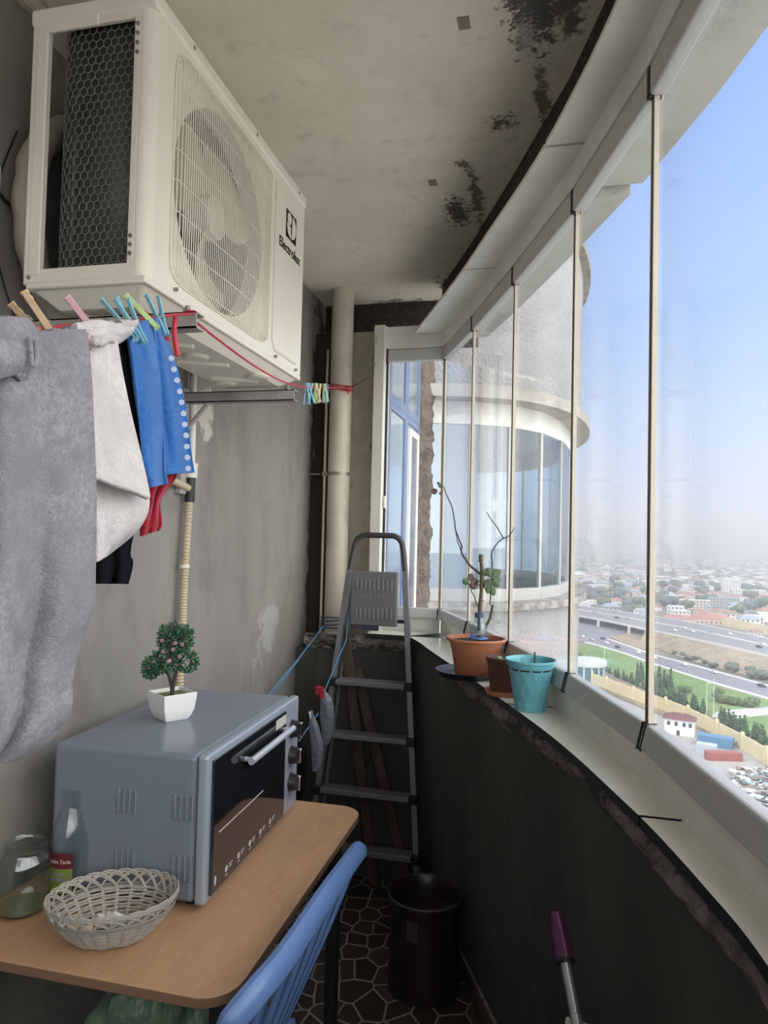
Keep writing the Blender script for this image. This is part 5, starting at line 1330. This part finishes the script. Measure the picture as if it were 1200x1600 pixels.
# strings and hanging bags
m_str = M('blue_string', (.10,.28,.50), .6)
st = thing('blue_string', 'light blue string tied round the drain pipe and hanging down the wall', 'string', (0,0,0))
b = MB()
for k in range(4): b.tube([(-1.035+.071*cos(a), 3.375+.069*sin(a), 1.155+.012*k+.008*sin(a+k)) for a in [2*pi*j/30 for j in range(30)]], .0035, 6, closed=True)
b.build('winding', M('navy_string',(.06,.08,.16),.7), st)
b = MB(); b.tube([(-1.075,3.32,1.155),(-1.12,3.1,1.03),(-1.15,2.86,.93),(-1.17,2.7,.86)], .0032, 6); b.tube([(-1.085,3.32,1.15),(-1.13,3.1,1.01),(-1.165,2.83,.88),(-1.18,2.7,.82)], .0026, 6)
q0 = onD(541,1000,3.25); q1 = onD(506,1082,3.05); q2 = onD(497,1115,2.95); q3 = onD(462,1165,2.75)
b.tube([q0+Vector((0,.02,.12)),q0,q1], .0028, 6); b.tube([q2,q3], .0025, 6)
b.build('strand', m_str, st)
mbag = pane_mat('x', (1,1,1)); bpy.data.materials.remove(mbag)
def plastic(name, col):
    m = bpy.data.materials.new(name); m.use_nodes = True; nt = m.node_tree; bs = nt.nodes['Principled BSDF']
    bs.inputs['Base Color'].default_value = (*col,1); bs.inputs['Roughness'].default_value = .25; bs.inputs['Alpha'].default_value = .72
    nz = nd(nt,'ShaderNodeTexNoise'); nz.inputs['Scale'].default_value = 45; bp = nd(nt,'ShaderNodeBump'); bp.inputs['Strength'].default_value = 1; bp.inputs['Distance'].default_value = .01
    tc = nd(nt,'ShaderNodeTexCoord'); nt.links.new(tc.outputs['Object'], nz.inputs['Vector']); nt.links.new(nz.outputs['Fac'], bp.inputs['Height']); nt.links.new(bp.outputs[0], bs.inputs['Normal'])
    return m
m_bag = plastic('thin_clear_plastic', (.24,.27,.33))
def hangbag(px, rows, dist, label, ph):
    c0 = onD(rows[0][0], rows[0][1], dist); t = thing('plastic_bag', label, 'bag', c0)
    b = MB(); C_ = cat_path([(r[0],r[1],r[2]) for r in rows], 6); K = len(C_)-1
    def f(u, v):
        k = v*K; i = min(int(k),K-1); p = C_[i].lerp(C_[i+1], k-i); a = 2*pi*u
        w = p.z*(1+.25*noise.noise(Vector((cos(a)*2,sin(a)*2,v*6+ph))))*dist/FOC
        return onD(p.x, p.y, dist)-c0+Vector((w*cos(a), w*sin(a)*.7, 0))
    b.grid(f, 28, 36); b.build('plastic', m_bag, t, smooth=80)
    return t
bg = hangbag(0, [(487,1110,2),(488,1122,4),(491,1140,8),(495,1165,10),(495,1190,8),(492,1203,5),(491,1206,1)], 2.78, 'crumpled clear plastic bag hanging nearer the oven knobs', 1)
MB().tube([onD(487,1124,2.78)-Vector(bg.location), onD(484,1112,2.78)-Vector(bg.location)], .006, 8).build('knotted_handle', m_wh, bg)
bg = hangbag(0, [(506,1080,3),(509,1092,9),(511,1110,11),(511,1130,11),(510,1150,8),(509,1163,4),(509,1166,1)], 3.0, 'blue grey plastic bag hanging under the red clip', 5)
rc = thing('red_clip', 'red clip holding the plastic bag by the wall', 'clip', onD(501,1078,2.96))
b = MB(); b.box((-.022,-.006,-.02),(.012,.006,.014)); b.box((-.002,-.008,-.035),(.016,.004,.004)); b.build('clip', M('red_plastic',(.42,.03,.06),.4), rc, smooth=0, bevel=.003)
q = onD(466,1195,2.72)
bb = thing('black_bag', 'black cloth bag hanging in the shade behind the oven', 'bag', q)
MB().lathe([(0,.09),(.012,.085),(.032,.05),(.038,0),(.03,-.06),(.028,-.10),(.018,-.13),(0,-.135)], 20, sy=.6).build('cloth', m_bk, bb)
# ================================================================ plants on the sill
ZS = 1.1405
m_terra = M('terracotta_plastic', (.46,.18,.09), .55, noise=[(12,(.41,.155,.08),.45,.62)]); m_soil = M('dark_soil', (.05,.035,.027), .95, noise=[(80,(.10,.07,.05),.5,.65)], bump=(120,1,.02))
m_drk = M('dark_saucer', (.022,.022,.032), .35)
sa = thing('saucer', 'wide dark plastic saucer under the terracotta pot', 'saucer', (-.262,2.375,ZS))
MB().lathe([(0,0),(.088,0),(.104,.018),(.107,.022),(.103,.022),(.086,.006),(0,.006)], 56).build('dish', m_drk, sa, smooth=40)
tp = thing('potted_rose', 'tall leafless thorny plant with few leaves in a large terracotta pot', 'potted plant', (-.235,2.375,ZS+.006))
MB().lathe([(0,0),(.064,0),(.068,.004),(.082,.088),(.084,.090),(.088,.112),(.0985,.114),(.1005,.120),(.098,.124),(.092,.123),(.089,.106),(0,.104)], 64, sx=1.0, sy=.9).build('pot', m_terra, tp, smooth=40)
def so(u, v):
    a = 2*pi*u; r_ = .0895*v; return (r_*cos(a), r_*sin(a)*.9, .111+.008*(1-v)+.004*noise.noise(Vector((r_*cos(a)*60,r_*sin(a)*60,0))))
MB().grid(so, 40, 14).build('soil', m_soil, tp, smooth=80)
PD = 2.35
def T3(x, y, dy=0): 
    p = onY(x, y, 2.375+dy); return p-Vector(tp.location)
m_stem = M('green_brown_stem', (.10,.095,.05), .7, noise=[(60,(.16,.09,.06),.5,.65)]); m_twig = M('dark_twig', (.07,.055,.045), .7)
b = MB(); 
b.tube(cat_path([T3(751,1000),T3(749,975),T3(750,950),T3(752,925),T3(753,900),T3(752,880),T3(751,866)],4), [.0075,.0073,.007,.0068,.0065,.0062,.006]*4, 9)
b.tube(cat_path([T3(755,995),T3(759,980),T3(766,965),T3(770,945)],4), .0045, 8)
for (x, y, s) in ((749,965,-1),(752,940,1),(750,915,-1),(753,895,1),(751,878,-1),(765,968,1),(751,870,1)):
    p = T3(x,y); b.tube([p, p+Vector((s*.012,0,.004))], [.003,.0005], 5)
b.build('main_stem', m_stem, tp)
def twig(pts, r0, r1, nm='twig'):
    pp = cat_path([T3(*p) for p in pts], 5); n = len(pp)
    pp = [p+Vector((noise.noise(p*60),noise.noise(p*60+Vector((5,0,0))),0))*.003 for p in pp]
    MB().tube(pp, [r0+(r1-r0)*k/(n-1) for k in range(n)], 6).build(nm, m_twig, tp)
twig([(750,897),(735,884),(726,872),(721,862),(720,850),(712,828),(708,800),(701,780),(692,760),(688,757)], .0042, .0013)
twig([(721,862),(716,850),(713,838),(711,820)], .002, .001)
twig([(767,900,.02),(769,880,.02),(768,866,.02),(775,852,.02),(785,842,.02),(795,838,.02),(804,824,.02)], .0026, .0014)
twig([(788,842,.02),(778,826,.02),(768,812,.02),(760,800,.02)], .0022, .0013)
twig([(766,945,0),(767,925,.01),(768,900,.02)], .0022, .0018); twig([(748,950),(740,930),(735,918),(733,912)], .0018, .0014)
m_lf = M('rose_leaf', (.085,.14,.06), .5, noise=[(60,(.05,.09,.04),.45,.62)]); m_lf2 = M('reddish_leaf', (.13,.075,.055), .5)
def leaf(x, y, L_, ang, mat, tilt=.4, dy=0):
    p = T3(x, y, dy); l = L_; w = l*.42
    b = MB(); rm = Matrix.Translation(p) @ Matrix.Rotation(tilt,4,'Z') @ Matrix.Rotation(-ang,4,'Y')
    def f(u, v):
        k = sin(pi*min(1,v*1.02))**.8; return rm @ Vector((v*l, .15*l*sin(pi*v)*(abs(u-.5)*1.5), (u-.5)*2*w*k))
    b.grid(f, 6, 10); b.build('leaf', mat, tp, smooth=80, solid=.0006)
for a in ((733,912,.028,2.6,m_lf),(734,912,.034,.3,m_lf2),(735,910,.030,-.9,m_lf2),(734,908,.028,1.3,m_lf2),(768,902,.036,2.0,m_lf),(767,905,.034,-2.2,m_lf),(768,902,.034,-.3,m_lf),(770,900,.034,.6,m_lf),(766,915,.03,-1.9,m_lf),(768,918,.030,-1.2,m_lf),(771,906,.032,-.8,m_lf),(752,912,.022,-.4,m_lf),(765,898,.03,2.6,m_lf),
          (692,760,.018,2.9,m_lf),(684,766,.026,-2.8,m_twig),(690,768,.014,-2.0,m_lf2),(687,757,.012,2.4,m_twig)):
    leaf(*a)
ib = thing('water_bottle', 'clear plastic bottle neck stuck upside down in the pot soil', 'bottle', Vector(tp.location)+Vector(T3(748,1003,-.03)))
MB().lathe([(.030,0),(.030,.03),(.028,.045),(.014,.075),(.012,.082)], 24).build('plastic', pane_mat('blue_clear_plastic',(.80,.90,.98),.10), ib)
MB().lathe([(.0145,.080),(.0145,.096),(0,.097)], 20).build('cap', M('navy_cap',(.05,.09,.16),.5), ib)
MB().lathe([(.0305,.012),(.0305,.018)], 24).build('blue_band', M('blue_print',(.08,.25,.62),.4), ib)
# brown pot with terracotta saucer
bp2 = thing('brown_pot', 'dark reddish brown plastic pot between the terracotta and turquoise pots', 'pot', (-.128,2.14,ZS+.0125))
MB().lathe([(0,0),(.040,0),(.050,.085),(.053,.087),(.054,.098),(.051,.098),(.048,.080),(0,.080)], 44).build('pot', M('red_brown_plastic',(.085,.028,.022),.45), bp2, smooth=40)
MB().lathe([(0,.082),(.0475,.082),(.0475,.084),(0,.088)], 30).build('soil', m_soil, bp2)
b = MB()
for k in range(7):
    a = k*2.2; b.tube([(.01*cos(a),.01*sin(a),.086),(.022*cos(a),.022*sin(a),.094),(.034*cos(a),.034*sin(a),.092)], [.004,.007,.002], 6, flat=.3)
b.build('seedling', M('seedling_green',(.14,.26,.10),.5), bp2)
s2 = thing('saucer', 'small terracotta saucer under the dark brown pot', 'saucer', (-.128,2.14,ZS))
MB().lathe([(0,0),(.050,0),(.056,.014),(.053,.014),(.048,.012),(0,.012)], 44).build('dish', m_terra, s2, smooth=40)
# turquoise faceted pot
tq = thing('turquoise_pot', 'turquoise faceted plastic pot with a bare stick in it', 'pot', (-.046,1.972,ZS), .3); tq.scale = (.95,.95,.98)
m_tq = M('turquoise_plastic', (.16,.48,.56), .35)
b = MB(); nf = 12; rows = [(.046,.0),(.050,.022)]
base = []
vs = []; fs = []
lev = [(.044,0,0),(.047,.020,0),(.0465,.022,0),(.052,.055,.5),(.058,.088,1),(.064,.118,1.5),(.0665,.132,1.5)]
for (r_, z, tw) in lev:
    for k in range(nf):
        a = 2*pi*(k+tw)/nf; vs.append((r_*cos(a), r_*sin(a), z))
for i in range(len(lev)-1):
    for k in range(nf):
        a, c_, d_, e_ = i*nf+k, i*nf+(k+1)%nf, (i+1)*nf+(k+1)%nf, (i+1)*nf+k
        if 2 <= i <= 4: fs += [(a,c_,e_),(c_,d_,e_)]
        else: fs.append((a,c_,d_,e_))
b.add(vs, fs); b.add([vs[k] for k in range(nf)], [tuple(range(nf))[::-1]])
b.build('faceted_body', m_tq, tq, smooth=0)
MB().lathe([(.0675,.122),(.069,.130),(.0715,.131),(.073,.135),(.072,.139),(.069,.139),(.066,.134),(.062,.112),(0,.110)], 60).build('rim', m_tq, tq, smooth=40)
MB().lathe([(0,.112),(.0625,.112),(.0635,.116),(0,.119)], 30).build('soil', m_soil, tq)
MB().tube([(.012,.0,.112),(.013,.001,.14),(.012,.002,.158)], [.003,.0028,.0025], 7).build('stick', m_stem, tq)
# mop
m_pur = M('purple_plastic', (.10,.02,.065), .3); m_chr = M('brushed_tube', (.50,.50,.49), .3, metal=.7)
T_ = onY(868,1425,1.40); B_ = Vector((.27,.62,.06)); dv = (B_-T_).normalized()
mo = thing('mop', 'mop with purple grip and metal tube handle leaning against the parapet', 'mop', T_)
MB().tube([dv*s for s in (0,.003,.014,.036,.054,.068,.078)], [.008,.0115,.0130,.0150,.0165,.0185,.0185], 20).build('grip', m_pur, mo)
MB().tube([dv*s for s in (.076,.084)], .0175, 20).build('collar', m_blk, mo)
Lm = (B_-T_).length
MB().tube([dv*s for s in (.07,.16,.161,Lm-.06)], [.0095,.0095,.0105,.0105], 16).build('tube', m_chr, mo)
mh = MB()
for k in range(60):
    a = 2.399*k; r_ = .012+.05*sqrt(k/60); mh.tube([B_-T_+Vector((.01*cos(a),.01*sin(a),.10)), B_-T_+Vector((r_*.6*cos(a),r_*.6*sin(a),.05)), B_-T_+Vector((r_*cos(a)*1.2,r_*sin(a)*1.2,.0))], .004, 5)
mh.build('cotton_head', m_tw, mo, smooth=60)
dq = onY(887,1589,1.5)
du = thing('dustpan', 'white plastic dustpan corner just showing at the bottom edge beside the mop', 'dustpan', (dq.x,dq.y,0))
MB().prism([(-.006,-.004),(.05,-.02),(.055,-.012),(0,.004)], .42, dq.z).build('pan', m_white, du, smooth=0, bevel=.003)
MB().tube([(.02,-.008,.43),(.02,-.008,.01)], .010, 10).build('handle', m_white, du)
# ================================================================ light
world = bpy.data.worlds.new('sky'); S.world = world; world.use_nodes = True; nt = world.node_tree; nt.nodes.clear()
out = nd(nt,'ShaderNodeOutputWorld'); bg = nd(nt,'ShaderNodeBackground'); tc = nd(nt,'ShaderNodeTexCoord'); sp = nd(nt,'ShaderNodeSeparateXYZ')
rp = nd(nt,'ShaderNodeValToRGB'); nt.links.new(tc.outputs['Generated'], sp.inputs[0]); nt.links.new(sp.outputs['Z'], rp.inputs[0])
els = [(0.0,(.47,.63,.95)),(.12,(.49,.66,.97)),(.3,(.37,.58,1.0)),(.55,(.27,.47,.98)),(1.0,(.16,.33,.85))]
rp.color_ramp.elements[0].position = els[0][0]; rp.color_ramp.elements[0].color = (*els[0][1],1)
rp.color_ramp.elements[1].position = 1.0; rp.color_ramp.elements[1].color = (*els[-1][1],1)
for p_, c_ in els[1:-1]:
    e = rp.color_ramp.elements.new(p_); e.color = (*c_,1)
dt = nd(nt,'ShaderNodeVectorMath', operation='DOT_PRODUCT'); dt.inputs[1].default_value = Vector((.80,-.56,.30)).normalized(); nt.links.new(tc.outputs['Generated'], dt.inputs[0])
mr = nd(nt,'ShaderNodeMapRange', interpolation_type='SMOOTHSTEP'); mr.inputs['From Min'].default_value = -.15; mr.inputs['From Max'].default_value = .95; nt.links.new(dt.outputs['Value'], mr.inputs['Value'])
mm = nd(nt,'ShaderNodeMix', data_type='RGBA'); mm.inputs['B'].default_value = (GLOW, GLOW*.985, GLOW*.98, 1); nt.links.new(mr.outputs[0], mm.inputs['Factor']); nt.links.new(rp.outputs[0], mm.inputs['A'])  # broad glow added to the unseen part of the sky to brighten the balcony
nt.links.new(mm.outputs['Result'], bg.inputs['Color']); bg.inputs['Strength'].default_value = SKY; nt.links.new(bg.outputs[0], out.inputs['Surface'])
sd = Vector((-.62,-.52,.80)).normalized()
sun = bpy.data.lights.new('sun','SUN'); sun.energy = SUN; sun.color = (1,.93,.82); sun.angle = radians(1.2)
so_ = bpy.data.objects.new('sun', sun); COL.objects.link(so_); so_.rotation_mode = 'QUATERNION'; so_.rotation_quaternion = sd.to_track_quat('Z','Y')
# haze over the plain
hz = bpy.data.materials.new('city_haze'); hz.use_nodes = True; nt = hz.node_tree; nt.nodes.clear()
out = nd(nt,'ShaderNodeOutputMaterial'); vs_ = nd(nt,'ShaderNodeVolumeScatter'); vs_.inputs['Color'].default_value = (.88,.93,1.0,1); vs_.inputs['Density'].default_value = HAZE; vs_.inputs['Anisotropy'].default_value = .0
nt.links.new(vs_.outputs[0], out.inputs['Volume'])
hb = MB().box((-8500,150,GZ-1),(8500,15000,GZ+260)).build('haze_air', hz, smooth=0); hb['kind'] = 'structure'
hb.display_type = 'WIRE'
S.view_settings.view_transform = 'Standard'; S.view_settings.look = 'None'; S.view_settings.gamma = 1.0; S.view_settings.use_curve_mapping = False
S.view_settings.exposure = EXPO
S.cycles.max_bounces = 12; S.cycles.diffuse_bounces = 6; S.cycles.transparent_max_bounces = 24; S.cycles.volume_bounces = 0
